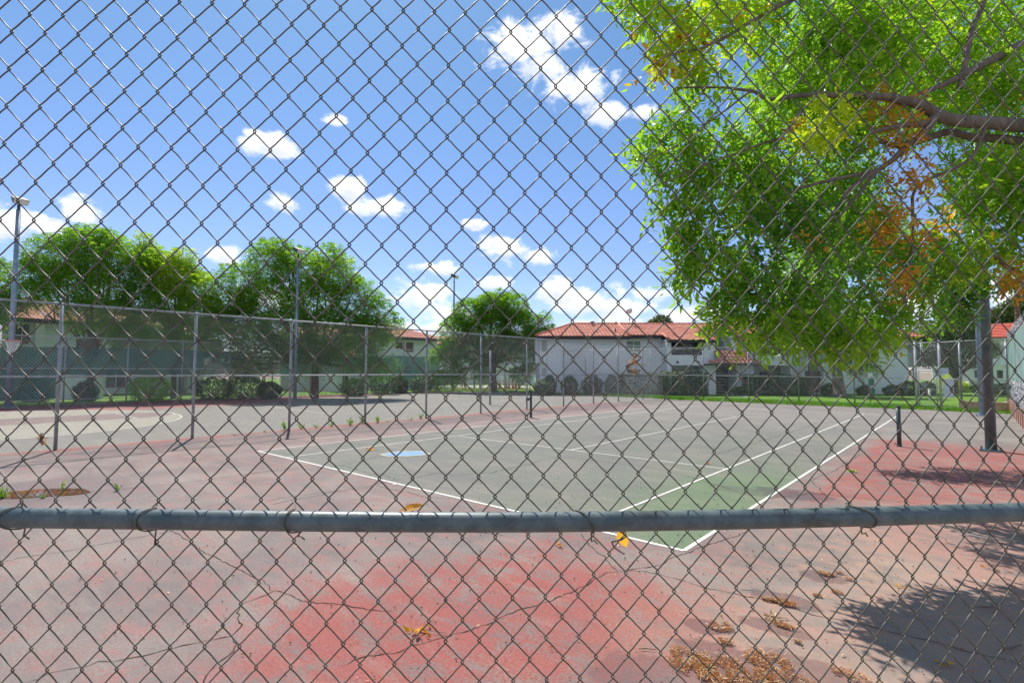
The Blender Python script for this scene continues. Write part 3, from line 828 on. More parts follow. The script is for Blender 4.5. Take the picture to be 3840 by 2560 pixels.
cloth('windscreen', -21, -9.3, .35, 3.32, -.06, SCREEN_DARK, lf); cloth('windscreen', -9.3, 14.0, 1.72, 3.32, -.06, SCREEN_DARK, lf); cloth('windscreen', 14.0, 19.5, .4, 3.30, -.06, SCREEN_DARK, lf)

# fence on the right with pale windscreen above a low retaining wall
rf = empty('side_fence', (4.0, 20, 0), 0, 'chain link fence on the far right with pale green windscreen and bunched mesh', 'chain link fence')
for y in (31.4, 28, 24.7, 21.4, 18.1, 14.8): post(0, y - 20, 3.8, .05, POST_GREY, rf)
pipe('top_rail', (0, 11.4, 3.8), (0, -5.2, 3.85), .026, WIRE_FAR, rf); pipe('middle_rail', (0, 11.4, 1.7), (0, -5.2, 1.7), .026, WIRE_FAR, rf)
lattice('mesh', (-.04, 11.4), (-.04, -5.2), .5, 3.9, WIRE_FAR, rf, .0036)
cloth('windscreen', -5.2, 11.35, 1.6, 3.72, -.09, SCREEN_PALE, rf, .05)
m = MB()
for i in range(300):
    y = random.uniform(-5.2, 11.3); z = random.uniform(.55, 1.6); P = [(-.12 + random.uniform(-.07, .05), y + .05 * k, z + random.uniform(-.05, .05)) for k in range(8)]; m.tube(P, .007, 4, False)
for i in range(200):
    y = random.uniform(-5.2, 11.3); z = 3.72 + random.uniform(-.05, .32); P = [(-.1 + random.uniform(-.08, .06), y + .06 * k, z + random.uniform(-.05, .05)) for k in range(7)]; m.tube(P, .006, 4, False)
m.build('bunched_mesh', POST_GREY, rf)
PINKW = material('pink_stucco_wall', None, (.56, .36, .28), .9, 0, .2, 1.5, .2, .5, 18)
rw = empty('retaining_wall', (4.05, 21, 0), 0, 'low pinkish retaining wall with short buttress posts below the right side fence', 'wall')
m = MB(); m.box(-.10, .25, -9, 10.3, 0, .42); m.box(-.14, .29, -9, 10.3, .42, .50); m.build('wall_body', PINKW, rw)
for y in np.arange(-8.8, 10.4, 1.2):
    m = MB(); m.box(-.30, -.10, y, y + .16, 0, .62); m.build('buttress', PINKW, rw)
m = MB(); m.box(1.9, 3.74, 30.3, 30.5, 0, .42); m.box(1.86, 3.72, 30.27, 30.53, .42, .48); m.box(1.86, 2.06, 30.2, 30.6, 0, .55)
tag(m.build('low_wall', PINKW), 'short low pinkish wall on the court end beside the light poles', 'wall')

# ------------------------------------------------------------------ light poles, net posts
LENS = material('lamp_glass', None, (.80, .78, .70), .25, 0, .05)
LAMPH = material('lamp_housing', None, (.075, .07, .06), .5, .2, .2)
def light_pole(x, y, h, r, mat, label, face=0.0, group=None, head=True):
    o_ = empty('light_pole', (x, y, 0), face, label, 'light pole', group)
    MB().tube([(0, 0, .03), (0, 0, h * .5), (0, 0, h)], [r, r * .86, r * .7], 20).build('pole', mat, o_, True)
    m = MB(); m.box(-r * 2, r * 2, -r * 2, r * 2, 0, .035)
    for sx in (-1, 1):
        for sy in (-1, 1): m.tube([(sx * r * 1.6, sy * r * 1.6, .03), (sx * r * 1.6, sy * r * 1.6, .09)], .018, 6)
    m.build('base_plate', mat, o_)
    if head:
        MB().tube([(0, 0, h), (0, 0, h + .28)], r * .45, 10).build('neck', LAMPH, o_, True)
        a_ = math.radians(28); m = MB(); g_ = MB()
        def tl(px_, py_, pz_): return (px_, py_ * math.cos(a_) - pz_ * math.sin(a_), h + .5 + py_ * math.sin(a_) + pz_ * math.cos(a_))
        m.hexa([tl(*q) for q in [(-.30, -.30, -.12), (.30, -.30, -.12), (.24, .28, -.08), (-.24, .28, -.08), (-.34, -.34, .20), (.34, -.34, .20), (.30, .30, .14), (-.30, .30, .14)]])
        hd = m.build('lamp_head', LAMPH, o_)
        g_.hexa([tl(*q) for q in [(-.29, -.335, -.10), (.29, -.335, -.10), (.29, -.31, -.10), (-.29, -.31, -.10), (-.31, -.365, .17), (.31, -.365, .17), (.31, -.33, .17), (-.31, -.33, .17)]])
        g_.build('lens', LENS, hd)
    return o_
light_pole(-36.3, -2.3, 10.7, .15, POLE_LIGHT, 'tallest looking grey light pole, at the left edge behind the basketball key', math.radians(100))
light_pole(-33.0, 11.85, 9.9, .12, POLE_LIGHT, 'grey floodlight pole standing in front of the large green tree', math.radians(100))
light_pole(-36.0, 29.4, 10.8, .12, POLE_LIGHT, 'slim grey floodlight pole left of the single middle tree', math.radians(110))
light_pole(2.79, 12.55, 9.5, .118, POLE_DARK, 'thick dark green steel light pole bolted to the court on the right', math.radians(0))
light_pole(2.74, 26.6, 9.5, .125, POLE_LIGHT, 'bluish grey light pole standing just behind the thick dark pole', math.radians(0))

def net_post(x, y, h, crank, label):
    o_ = empty('net_post', (x, y, 0), 0, label, 'net post')
    m = MB(); m.tube([(0, 0, 0), (0, 0, h - .03)], .052, 16); m.build('post_tube', POST_DK, o_, True)
    m = MB(); m.tube([(0, 0, h - .03), (0, 0, h)], .060, 16); m.build('cap', POST_DK, o_, True); m = MB(); m.tube([(0, 0, 0), (0, 0, .05)], .062, 14); m.build('collar', POST_DK, o_, True)
    if crank:
        m = MB(); m.box(-.05, .05, -.07, .05, h - .02, h + .09); m.build('pulley_block', POST_DK, o_); m = MB(); m.tube([(-.06, -.05, h * .72), (-.16, -.08, h * .74)], .07, 12); m.tube([(-.16, -.08, h * .74), (-.19, -.1, h * .60)], .012, 6); m.build('crank', POST_DK, o_)
    else:
        m = MB(); m.tube([(-.06, -.02, h - .1), (-.12, -.04, h - .09), (-.14, -.05, h - .06)], .010, 6); m.build('hook', POST_DK, o_); m = MB(); m.tube([(-.05, -.03, .06), (-.09, -.05, .09), (-.10, -.05, .04)], .012, 6); m.build('hook', POST_DK, o_)
POST_DK = material('dark_green_post', galv_fn((.045, .065, .068), (.085, .105, .105), .45, .1, 8, .45, (.15, .11, .08)))
net_post(.93, 11.93, 1.10, False, 'dark green net post near the right side of the court, no net')
net_post(-11.97, 11.93, 1.10, True, 'dark net post with a winding crank beside the dividing fence')
sp_ = MB().tube([(-19.13, 16.9, 0), (-19.13, 16.9, 3.2)], .06, 14).build('steel_post', POST_GREY, None, True)
tag(sp_, 'lone tall bare grey post in the middle of the far court', 'post')

# basketball hoop at the left edge
hp = empty('basketball_hoop', (-26.2, -3.2, 0), -0.16, 'basketball hoop with red rim and white net at the left edge', 'basketball hoop')
RIMR = material('red_rim_paint', None, (.55, .09, .05), .5, 0, .1); NETW = material('white_net_cord', None, (.75, .75, .72), .8, 0, .05)
cx, cy, cz = .0, .0, 3.18
MB().tube([(cx + .23 * math.cos(a_), cy + .23 * math.sin(a_), cz) for a_ in np.linspace(0, 2 * math.pi, 33)], .014, 8).build('rim', RIMR, hp, True)
m = MB()
for k in range(12):
    for s_ in (1, -1):
        P = []
        for j in range(7):
            f = j / 6; rr = .23 - .11 * f ** .7; an = 2 * math.pi * (k + s_ * j * .5) / 12; P.append((cx + rr * math.cos(an), cy + rr * math.sin(an), cz - .46 * f))
        m.tube(P, .005, 4, False)
m.build('net', NETW, hp)
m = MB(); m.box(-.7, .7, -.42, -.38, 2.95, 3.8); m.build('backboard', WHITEP, hp)
m = MB(); m.tube([(0, -1.6, 0), (0, -1.6, 3.0), (0, -1.2, 3.4), (0, -.42, 3.4)], .055, 12); m.tube([(0, -.4, 3.16), (0, -.23, 3.18)], .03, 8); m.build('support_pole', POST_GREY, hp, True)

# ------------------------------------------------------------------ foliage
def hole_noise(P, s):
    return (np.sin(P[:, 0] * s + 1.3) * np.cos(P[:, 1] * s * 1.1 - .4) + np.sin(P[:, 2] * s * 1.2 + P[:, 0] * s * .6) + .6 * np.sin(P[:, 1] * s * 2.3 + P[:, 2] * s * 1.9 + 2)) / 2.6


def sample_blobs(blobs, n, r_, shell=2.2, holes=.0, hs=3.0):
    """blobs: (x,y,z, rx,ry,rz, weight, tint)"""
    B_ = np.array(blobs, float); wgt = B_[:, 6] * B_[:, 3] * B_[:, 4]; wgt /= wgt.sum()
    k = r_.choice(len(B_), n, p=wgt); d = r_.normal(size=(n, 3)); d /= np.linalg.norm(d, axis=1)[:, None]
    rad = r_.random(n) ** (1 / shell); P = B_[k, :3] + d * rad[:, None] * B_[k, 3:6]
    keep = hole_noise(P, hs) > -1 + holes
    return P[keep], d[keep], B_[k, 7][keep], rad[keep]


def leaves_np(P, D, W, L, wd, fold=.25, curl=.18):
    """lanceolate leaves: base P, direction D, side W; returns verts, quads(4 per leaf)"""
    n = len(P); N = np.cross(D, W); L = L[:, None]; wd = wd[:, None]
    st = [(.0, .0), (.32, 1.0), (.68, .8), (1.0, .0)]
    def mid(f): return P + D * L * f - N * L * curl * f * f
    b = mid(0.); t_ = mid(1.)
    m1 = mid(.33); m2 = mid(.70)
    l1 = m1 + W * wd + N * wd * fold; r1 = m1 - W * wd + N * wd * fold
    l2 = m2 + W * wd * .72 + N * wd * fold; r2 = m2 - W * wd * .72 + N * wd * fold
    V = np.stack([b, l1, m1, r1, l2, m2, r2, t_], 1)
    f = np.array([[0, 2, 1, 1], [0, 3, 2, 2], [1, 2, 5, 4], [2, 3, 6, 5], [4, 5, 7, 7], [5, 6, 7, 7]])
    tris = np.array([[0, 2, 1], [0, 3, 2], [1, 2, 5], [1, 5, 4], [2, 3, 6], [2, 6, 5], [4, 5, 7], [5, 6, 7]])
    F = (np.arange(n) * 8)[:, None, None] + tris[None]
    return V.reshape(-1, 3), F.reshape(-1, 3)


def unit(v): return v / (np.linalg.norm(v, axis=-1, keepdims=True) + 1e-9)


def sprigs(P, Dout, tint, r_, per=7, twig=.16, leaf=(.09, .14), wid=.16, droop=.5, tj=.10):
    """compound sprigs: leaflets along a short drooping twig"""
    n = len(P); ax = unit(Dout * .7 + r_.normal(size=(n, 3)) * .55 + np.array((0, 0, -droop)))
    side = unit(np.cross(ax, r_.normal(size=(n, 3)))); VV = []; FF = []; TT = []; c_ = 0
    for j in range(per):
        f = (j // 2) / max(1, (per - 1) // 2); sgn = 1 if j % 2 else -1
        if j == per - 1: d = ax; f = 1.0
        else: d = unit(ax * .55 + side * sgn * .85 + np.array((0, 0, -.25 * droop)) + r_.normal(size=(n, 3)) * .15)
        base = P + ax * (twig * f)[..., None] if hasattr(f, '__len__') else P + ax * twig * f
        base = base - np.array((0, 0, 1)) * twig * .35 * f * f
        W_ = unit(np.cross(d, r_.normal(size=(n, 3)) * .5 + np.array((0, 0, 1))))
        L = r_.uniform(leaf[0], leaf[1], n)
        v, f_ = leaves_np(base, d, W_, L, L * wid); VV.append(v); FF.append(f_ + c_); c_ += len(v)
        TT.append(np.repeat(np.clip(tint + r_.normal(size=n) * tj, 0, 1), 8))
    return np.concatenate(VV), np.concatenate(FF), np.concatenate(TT)


def simple_leaves(P, r_, L, wd, tint, tj=.12, droop=.3, dirs=None):
    n = len(P); D = unit(r_.normal(size=(n, 3)) + np.array((0, 0, -droop)) + (0 if dirs is None else dirs * .6)); W_ = unit(np.cross(D, r_.normal(size=(n, 3))))
    Lx = r_.uniform(L * .6, L * 1.3, n)[:, None]; w_ = Lx * wd
    V = np.stack([P, P + D * Lx * .45 + W_ * w_, P + D * Lx, P + D * Lx * .45 - W_ * w_], 1).reshape(-1, 3)
    i = (np.arange(n) * 4)[:, None]
    F = np.concatenate([i + np.array([[0, 1, 2]]), i + np.array([[0, 2, 3]])], 1).reshape(-1, 3)
    return V, F, np.repeat(np.clip(tint + r_.normal(size=n) * tj, 0, 1), 4)


def fronds(P, Dout, r_, L, tint, pairs=4, tj=.12, droop=.7, lw=.30):
    """feathery pinnate fronds for the distant trees: pairs of thin leaflets along a drooping stalk"""
    n = len(P); ax = unit(Dout * .8 + r_.normal(size=(n, 3)) * .5 + np.array((0, 0, .1))); side = unit(np.cross(ax, np.array((0, 0, 1.0)) + r_.normal(size=(n, 3)) * .4))
    Lx = r_.uniform(L * .7, L * 1.3, n)[:, None]; VV = []; FF = []; c_ = 0; i = (np.arange(n) * 3)[:, None]; tt = np.clip(tint + r_.normal(size=n) * tj, 0, 1); TT = []
    for j in range(pairs):
        f = (j + .5) / pairs; b = P + ax * Lx * f - np.array((0, 0, 1)) * Lx * droop * f * f
        for sg in (1, -1):
            d = unit(side * sg + ax * .6 - np.array((0, 0, .35)) + r_.normal(size=(n, 3)) * .2); ll = Lx * lw * (1.15 - .5 * f)
            V = np.stack([b, b + ax * Lx * .16 * .8 + d * ll * .35, b + d * ll], 1).reshape(-1, 3)
            VV.append(V); FF.append(i + np.array([[0, 1, 2]]) + c_); c_ += len(V); TT.append(np.repeat(tt, 3))
    return np.concatenate(VV), np.concatenate(FF), np.concatenate(TT)


def limb(a, b_, r0, r1, sag=.0, n=7, jit=.05, rr=random):
    a = np.array(a, float); b_ = np.array(b_, float); L = np.linalg.norm(b_ - a); P = []
    o1 = np.array([rr.gauss(0, 1) for _ in range(3)]) * jit * L; 
    for i in range(n + 1):
        f = i / n; P.append(a + (b_ - a) * f + o1 * math.sin(math.pi * f) + np.array([rr.gauss(0, 1) for _ in range(3)]) * jit * L * .12 * (0 < i < n) + np.array((0, 0, sag * L * math.sin(math.pi * f))))
    return P, [r0 + (r1 - r0) * (i / n) ** .8 for i in range(n + 1)]


# ---- the big tree reaching in from the right
r_ = np.random.default_rng(11)
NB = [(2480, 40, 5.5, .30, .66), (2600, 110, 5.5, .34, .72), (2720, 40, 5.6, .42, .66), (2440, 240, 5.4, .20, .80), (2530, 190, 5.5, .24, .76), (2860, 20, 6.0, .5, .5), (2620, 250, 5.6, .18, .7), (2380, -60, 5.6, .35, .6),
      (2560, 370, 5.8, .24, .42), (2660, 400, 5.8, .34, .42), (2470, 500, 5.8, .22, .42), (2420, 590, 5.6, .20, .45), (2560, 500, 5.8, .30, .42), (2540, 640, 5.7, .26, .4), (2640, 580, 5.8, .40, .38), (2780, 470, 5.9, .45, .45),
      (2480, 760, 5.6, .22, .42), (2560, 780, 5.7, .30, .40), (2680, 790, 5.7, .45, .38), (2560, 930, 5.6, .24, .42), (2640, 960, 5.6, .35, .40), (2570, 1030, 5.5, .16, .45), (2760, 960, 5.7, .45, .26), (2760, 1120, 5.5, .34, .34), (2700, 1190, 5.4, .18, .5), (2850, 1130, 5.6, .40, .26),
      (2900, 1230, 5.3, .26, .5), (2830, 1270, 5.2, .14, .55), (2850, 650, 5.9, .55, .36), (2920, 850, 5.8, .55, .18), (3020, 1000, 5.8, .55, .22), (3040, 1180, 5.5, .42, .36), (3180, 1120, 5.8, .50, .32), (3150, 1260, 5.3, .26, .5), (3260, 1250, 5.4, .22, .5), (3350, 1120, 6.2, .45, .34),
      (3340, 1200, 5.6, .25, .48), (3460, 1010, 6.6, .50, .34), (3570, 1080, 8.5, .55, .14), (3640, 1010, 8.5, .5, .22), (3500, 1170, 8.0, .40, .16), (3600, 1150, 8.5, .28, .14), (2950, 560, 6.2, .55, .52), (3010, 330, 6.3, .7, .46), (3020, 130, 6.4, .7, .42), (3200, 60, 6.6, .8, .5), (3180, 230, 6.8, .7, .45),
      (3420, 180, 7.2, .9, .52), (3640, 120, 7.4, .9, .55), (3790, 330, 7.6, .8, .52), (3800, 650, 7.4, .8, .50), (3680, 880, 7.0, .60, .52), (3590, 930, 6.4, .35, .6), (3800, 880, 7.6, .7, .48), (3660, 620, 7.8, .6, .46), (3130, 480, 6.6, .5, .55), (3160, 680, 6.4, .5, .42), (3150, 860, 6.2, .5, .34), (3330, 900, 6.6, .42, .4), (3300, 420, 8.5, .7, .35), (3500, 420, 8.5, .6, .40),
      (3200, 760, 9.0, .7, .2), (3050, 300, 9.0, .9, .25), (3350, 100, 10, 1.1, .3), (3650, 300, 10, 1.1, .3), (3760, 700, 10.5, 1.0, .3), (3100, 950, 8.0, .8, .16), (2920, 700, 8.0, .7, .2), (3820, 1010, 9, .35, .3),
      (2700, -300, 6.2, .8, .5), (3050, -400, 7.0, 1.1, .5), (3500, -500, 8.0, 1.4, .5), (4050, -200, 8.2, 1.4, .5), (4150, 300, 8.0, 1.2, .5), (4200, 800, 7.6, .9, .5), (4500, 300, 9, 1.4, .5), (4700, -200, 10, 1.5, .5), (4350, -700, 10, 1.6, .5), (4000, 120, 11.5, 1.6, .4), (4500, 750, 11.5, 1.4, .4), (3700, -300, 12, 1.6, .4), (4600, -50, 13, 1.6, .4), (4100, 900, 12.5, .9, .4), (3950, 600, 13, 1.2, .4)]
trunk_base = G(5150, 2150); trunk_base = CAM + ray(5050, 1387) * 7.5; trunk_base = np.array((trunk_base[0], trunk_base[1], 0))
nt = empty('broadleaf_tree', trunk_base, 0, 'big green tree with some orange leaves reaching in from the upper right', 'tree')
blobs = []
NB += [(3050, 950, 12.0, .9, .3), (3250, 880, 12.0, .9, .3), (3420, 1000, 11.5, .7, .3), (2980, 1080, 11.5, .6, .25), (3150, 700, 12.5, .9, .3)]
for (px, py, d, rad, tn) in NB:
    if px < 3700 and py > -100: d *= 1.14; rad *= 1.10
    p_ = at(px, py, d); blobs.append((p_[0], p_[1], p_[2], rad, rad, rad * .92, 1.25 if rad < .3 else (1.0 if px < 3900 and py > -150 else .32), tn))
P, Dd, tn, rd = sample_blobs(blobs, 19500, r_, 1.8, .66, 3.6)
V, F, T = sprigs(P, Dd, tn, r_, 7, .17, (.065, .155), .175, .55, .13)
# patches of turned orange leaves
OR = [(3330, 420, 6.5, .32), (3290, 350, 6.6, .2), (3380, 500, 6.5, .25), (3450, 390, 6.6, .15), (3400, 640, 6.3, .26), (3480, 660, 6.3, .2), (3330, 760, 6.2, .15), (3360, 830, 6.2, .22), (3300, 850, 6.2, .2), (3430, 890, 6.3, .2), (3400, 1020, 6.0, .2), (3550, 810, 6.6, .18), (3360, 1060, 6.0, .15), (3800, 1010, 7, .25), (3820, 1070, 7, .2), (3030, 880, 5.7, .12), (2990, 470, 6.0, .10)]
ob = []
for (px, py, d, rad) in OR:
    p_ = at(px, py, d * 1.08 - .35); ob.append((p_[0], p_[1], p_[2], rad, rad, rad, 1, .93))
P2, D2, t2, _ = sample_blobs(ob, 330, r_, 2, .0)
V2, F2, T2 = sprigs(P2, D2, t2, r_, 6, .11, (.05, .09), .24, .8, .03)
# bright lime patch
P3, D3, t3, _ = sample_blobs([(*at(3110, 430, 5.6), .22, .22, .2, 1, .80), (*at(3060, 490, 5.6), .16, .16, .16, 1, .80)], 70, r_, 2)
V3, F3, T3 = sprigs(P3, D3, t3, r_, 7, .14, (.07, .12), .17, .5, .02)
F2 = F2 + len(V); F3 = F3 + len(V) + len(V2)
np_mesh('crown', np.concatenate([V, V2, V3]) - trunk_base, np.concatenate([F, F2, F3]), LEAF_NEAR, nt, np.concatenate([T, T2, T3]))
m = MB()
fork = at(4700, 700, 7.3)
m.tube(*limb(trunk_base * 0, fork - trunk_base, .24, .17, 0, 8, .03))
def lb(pts, r0, r1):
    Pq = [at(q[0], q[1], q[2] * (1.09 if q[0] < 3900 else 1.03)) for q in pts]; out = [Pq[0] - trunk_base]
    for i in range(len(Pq) - 1):
        a_, b_ = Pq[i] - trunk_base, Pq[i + 1] - trunk_base
        for k in range(1, 5): out.append(a_ + (b_ - a_) * k / 4 + np.array([random.gauss(0, .006) for _ in range(3)]) * (k < 4))
    q = np.array(out); q[1:-1] = (q[:-2] + q[1:-1] * 2 + q[2:]) / 4
    m.tube(list(q), list(np.linspace(r0, r1, len(q))), 10)
lb([(4700, 700, 7.3), (4250, 520, 6.8), (3840, 472, 6.4), (3660, 458, 6.2), (3540, 445, 6.1), (3490, 415, 6.1), (3430, 385, 6.0), (3340, 365, 6.0)], .105, .050)
lb([(3340, 365, 6.0), (3210, 358, 6.0), (3080, 355, 6.0), (2960, 362, 6.0), (2880, 375, 5.9), (2820, 340, 5.9), (2720, 328, 5.8), (2540, 330, 5.8)], .045, .010)
lb([(4250, 560, 6.9), (3980, 540, 6.6), (3840, 532, 6.5), (3730, 520, 6.5), (3640, 515, 6.5), (3560, 490, 6.4), (3450, 530, 6.3), (3370, 550, 6.2), (3300, 530, 6.2)], .075, .028)
lb([(3510, 440, 6.1), (3450, 470, 6.1), (3380, 470, 6.0), (3270, 495, 6.0)], .05, .02)
lb([(3500, 440, 6.1), (3470, 500, 6.1), (3400, 545, 6.1), (3350, 600, 6.1), (3290, 640, 6.1), (3190, 700, 6.0), (3100, 830, 5.9)], .055, .014)
lb([(4100, 60, 6.9), (3840, 165, 6.7), (3760, 205, 6.6), (3650, 260, 6.5), (3560, 310, 6.4), (3450, 350, 6.3), (3300, 430, 6.3)], .075, .02)
lb([(4700, 400, 7.6), (4100, 60, 6.9)], .12, .08); lb([(4700, 700, 7.3), (4700, 400, 7.6), (4500, 0, 8.5), (4200, -600, 9)], .17, .06)
lb([(3600, 330, 6.4), (3640, 120, 6.6), (3720, -60, 6.8)], .04, .03)
lb([(4300, 1080, 7.4), (4000, 1130, 7.2), (3840, 1035, 7.0), (3770, 1000, 6.9), (3700, 940, 6.8)], .07, .02); lb([(4800, 900, 7.3), (4300, 1080, 7.4)], .09, .07)
lb([(3100, -60, 6.2), (2900, 30, 5.9), (2760, 120, 5.7), (2640, 180, 5.6), (2520, 200, 5.5), (2430, 255, 5.4)], .03, .006)
lb([(3700, 460, 6.2), (3650, 600, 6.2), (3420, 700, 6.2), (3425, 850, 6.1), (3410, 1010, 6.0), (3390, 1150, 5.9)], .025, .010)
lb([(3000, 420, 5.9), (2930, 520, 5.8), (2800, 560, 5.8), (2640, 620, 5.7), (2480, 690, 5.6)], .02, .006); lb([(3290, 640, 6.1), (3000, 700, 5.9), (2800, 830, 5.8), (2620, 900, 5.7)], .025, .006)
lb([(3290, 640, 6.1), (3080, 900, 5.9), (2960, 1080, 5.7), (2880, 1220, 5.5)], .022, .006); lb([(2820, 340, 5.9), (2700, 430, 5.8), (2520, 560, 5.7), (2400, 610, 5.6)], .014, .004)
m.build('trunk', BARK, nt, True)
m = MB()
for i in range(0, len(P), 14):
    q = P[i] - trunk_base; d = -Dd[i] * .5 + np.array((.5, .3, .35)); e = q + d * random.uniform(.15, .5)
    m.tube([e, (q + e) / 2 + np.array([random.gauss(0, .02) for _ in range(3)]), q], [.0045, .003, .002], 4, False)
m.build('twigs', BARK, nt)


# ---- the feathery trees beyond the courts
def far_tree(name, px_list, base, label, n, L, seed, tint=.42, trunk_r=.22, group=None, mat=None, bark=None, shell=2.6, holes=.5):
    """px_list: blob outlines as (px, py, depth, radius in m)"""
    r2 = np.random.default_rng(seed); rr = random.Random(seed)
    base = np.array((base[0], base[1], 0.0)); t_ = empty(name, base, 0, label, 'tree', group)
    bl = []
    for q in px_list:
        p_ = at(*q[:3]); bl.append((p_[0], p_[1], p_[2], q[3], q[3], q[3] * .85, 1, tint + (q[4] if len(q) > 4 else 0)))
    P, Dd, tn, rd = sample_blobs(bl, n, r2, shell, holes, 1.9)
    tn = tn + (P[:, 2] - P[:, 2].mean()) * .02
    V, F, T = fronds(P, Dd, r2, L, tn)
    np_mesh('crown', V - base, F, mat or LEAF_FAR, t_, T)
    m = MB(); top = np.array((0, 0, 2.6)); m.tube(*limb((0, 0, 0), top, trunk_r, trunk_r * .8, 0, 6, .02, rr), 10)
    for q in bl:
        e = np.array(q[:3]) - base; m.tube(*limb(top, e, trunk_r * .5, .02, .05, 7, .06, rr), 6)
        for _ in range(3):
            e2 = e + np.array([rr.gauss(0, 1) for _ in range(3)]) * q[3] * .6; m.tube(*limb(top + (e - top) * .6, e2, .05, .012, 0, 4, .05, rr), 5)
    m.build('trunk', bark or BARK_DARK, t_, True)
    return t_


gT_ = 'feathery trees beyond the left court'
far_tree('feathery_tree', [(140, 1030, 35, 1.5), (200, 960, 35, 1.6), (330, 930, 35, 1.7), (420, 960, 35, 1.6), (260, 1060, 35, 1.6), (400, 1080, 35, 1.7), (520, 1010, 36, 1.4), (120, 1100, 35, 1.0), (320, 1170, 35, 1.3), (450, 1190, 35, 1.3), (530, 1130, 36, 1.2), (480, 1260, 35, 1.2), (560, 1290, 35, 1.1), (300, 890, 35, .7), (400, 890, 35, .6)],
         at(330, 1490, 35), 'wide feathery green tree behind the tallest looking light pole', 15000, .50, 21, .40, .22, gT_)
far_tree('feathery_tree', [(600, 1010, 37, 1.5, .22), (670, 1040, 37, 1.5, .25), (560, 960, 37, 1.0, .1), (740, 1080, 37, 1.4, .15), (640, 1130, 37, 1.6, .08), (760, 1170, 37, 1.4), (600, 1220, 37, 1.4), (700, 1260, 37, 1.3), (800, 1250, 37, 1.3), (540, 900, 37, .5, .2), (690, 960, 37, .7, .25)],
         at(650, 1487, 37), 'yellowish green feathery tree between two darker green trees', 11500, .50, 22, .48, .20, gT_)
far_tree('feathery_tree', [(900, 1060, 39, 1.8), (1020, 970, 39, 1.7), (1130, 1010, 39, 1.9), (1250, 1030, 39, 1.9, .15), (1010, 1120, 39, 2.0), (1180, 1130, 39, 2.2, .1), (1330, 1110, 39, 1.7), (1400, 1170, 39, 1.5), (1450, 1220, 39, 1.2), (900, 1190, 39, 1.7), (1080, 1230, 39, 1.9), (1250, 1240, 39, 2.0), (1370, 1250, 39, 1.6), (850, 1290, 38, 1.3), (830, 1190, 38, 1.2), (880, 1130, 38.5, 1.2), (780, 1350, 38, 1.0), (900, 1380, 38, 1.0), (960, 1260, 38, 1.4), (1000, 1320, 38, 1.5, -.15), (1180, 1330, 38, 1.5, -.15), (1330, 1330, 38, 1.4), (1400, 1380, 38, .9), (1060, 930, 39, .8), (1240, 960, 39, 1.0), (1460, 1360, 38, .7, .1)],
         at(1180, 1483, 39), 'largest, rounded dark green tree behind the second light pole', 27000, .52, 23, .36, .30, gT_)
far_tree('feathery_tree', [(1840, 1150, 50, 1.6), (1760, 1170, 50, 1.5), (1920, 1150, 50, 1.6), (1710, 1240, 50, 1.6), (1830, 1230, 50, 2.0), (1950, 1220, 50, 1.8), (2000, 1270, 50, 1.4), (1900, 1300, 50, 1.6, -.1), (1780, 1310, 50, 1.5, -.1), (1690, 1320, 49, 1.2), (1980, 1350, 49, 1.1), (2040, 1190, 50, .6), (2060, 1240, 50, .6), (1700, 1390, 49, 1.0), (1800, 1380, 49, .9, -.1), (1950, 1400, 49, .8, -.1), (1860, 1110, 50, .8), (1640, 1330, 49, .7), (1650, 1420, 48, .8)],
         at(1850, 1462, 50), 'single rounded tree with thick trunk between the two fences, left of the white block', 20000, .55, 24, .36, .42, gT_)
far_tree('feathery_tree', [(-60, 1100, 34, 1.5), (20, 1150, 34, .9), (-30, 1000, 35, .8), (-150, 1000, 35, 1.8), (-170, 1200, 35, 1.8), (-40, 1210, 34, .8)],
         at(-110, 1500, 35), 'green tree only partly in view at the far left edge', 7000, .50, 25, .38, .22, gT_)

# trees by the white block
m_ = at(3145, 1478, 42)
tt = far_tree('leaning_tree', [(3180, 1320, 41.5, 1.0, -.2), (3240, 1350, 41.5, .8, -.15), (3270, 1385, 41.5, .5, -.1), (3150, 1260, 42, 1.5), (3080, 1200, 42, 1.6), (3230, 1230, 42, 1.6), (3210, 1400, 41.5, .4, -.2)],
              m_, 'grey barked tree with flared foot on the lawn before the blank wall', 4200, .5, 31, .36, .30)
MB().tube([(0, 0, 0), (0, 0, .25), (.02, 0, .7), (-.1, 0, 2.2), (-.12, 0, 3.4), (-.3, 0, 5)], [.85, .55, .42, .36, .45, .3], 14).build('trunk', BARK, tt, True)
m_ = at(3052, 1472, 43)
tt = empty('rough_bark_tree', (m_[0], m_[1], 0), 0, 'straight shaggy brown trunk on the lawn left of the flared grey tree', 'tree')
m = MB(); m.tube([(-.3, -.2, 0), (-.1, 0, .6), (0, 0, 2), (.05, 0, 4), (.1, .0, 6)], [.50, .40, .34, .31, .26], 14)
for i in range(240):
    a_ = random.uniform(0, 6.28); z = random.uniform(.1, 4.6); rr_ = .36 - .02 * z
    m.box(math.cos(a_) * rr_ - .05, math.cos(a_) * rr_ + .05, math.sin(a_) * rr_ - .05, math.sin(a_) * rr_ + .05, z, z + random.uniform(.08, .25))
m.build('trunk', BARK_DARK, tt)
r2 = np.random.default_rng(5)
P, Dd, tn, _ = sample_blobs([(0, 0, 6.6, 1.7, 1.7, 1.2, 1, .3), (1, 0, 5.9, 1.2, 1.2, .8, 1, .3), (-1.3, 0, 6.0, 1.2, 1.2, .8, 1, .3)], 3500, r2, 2.4, .3, 2)
V, F, T = fronds(P, Dd, r2, .5, tn); np_mesh('crown', V, F, LEAF_FAR, tt, T)


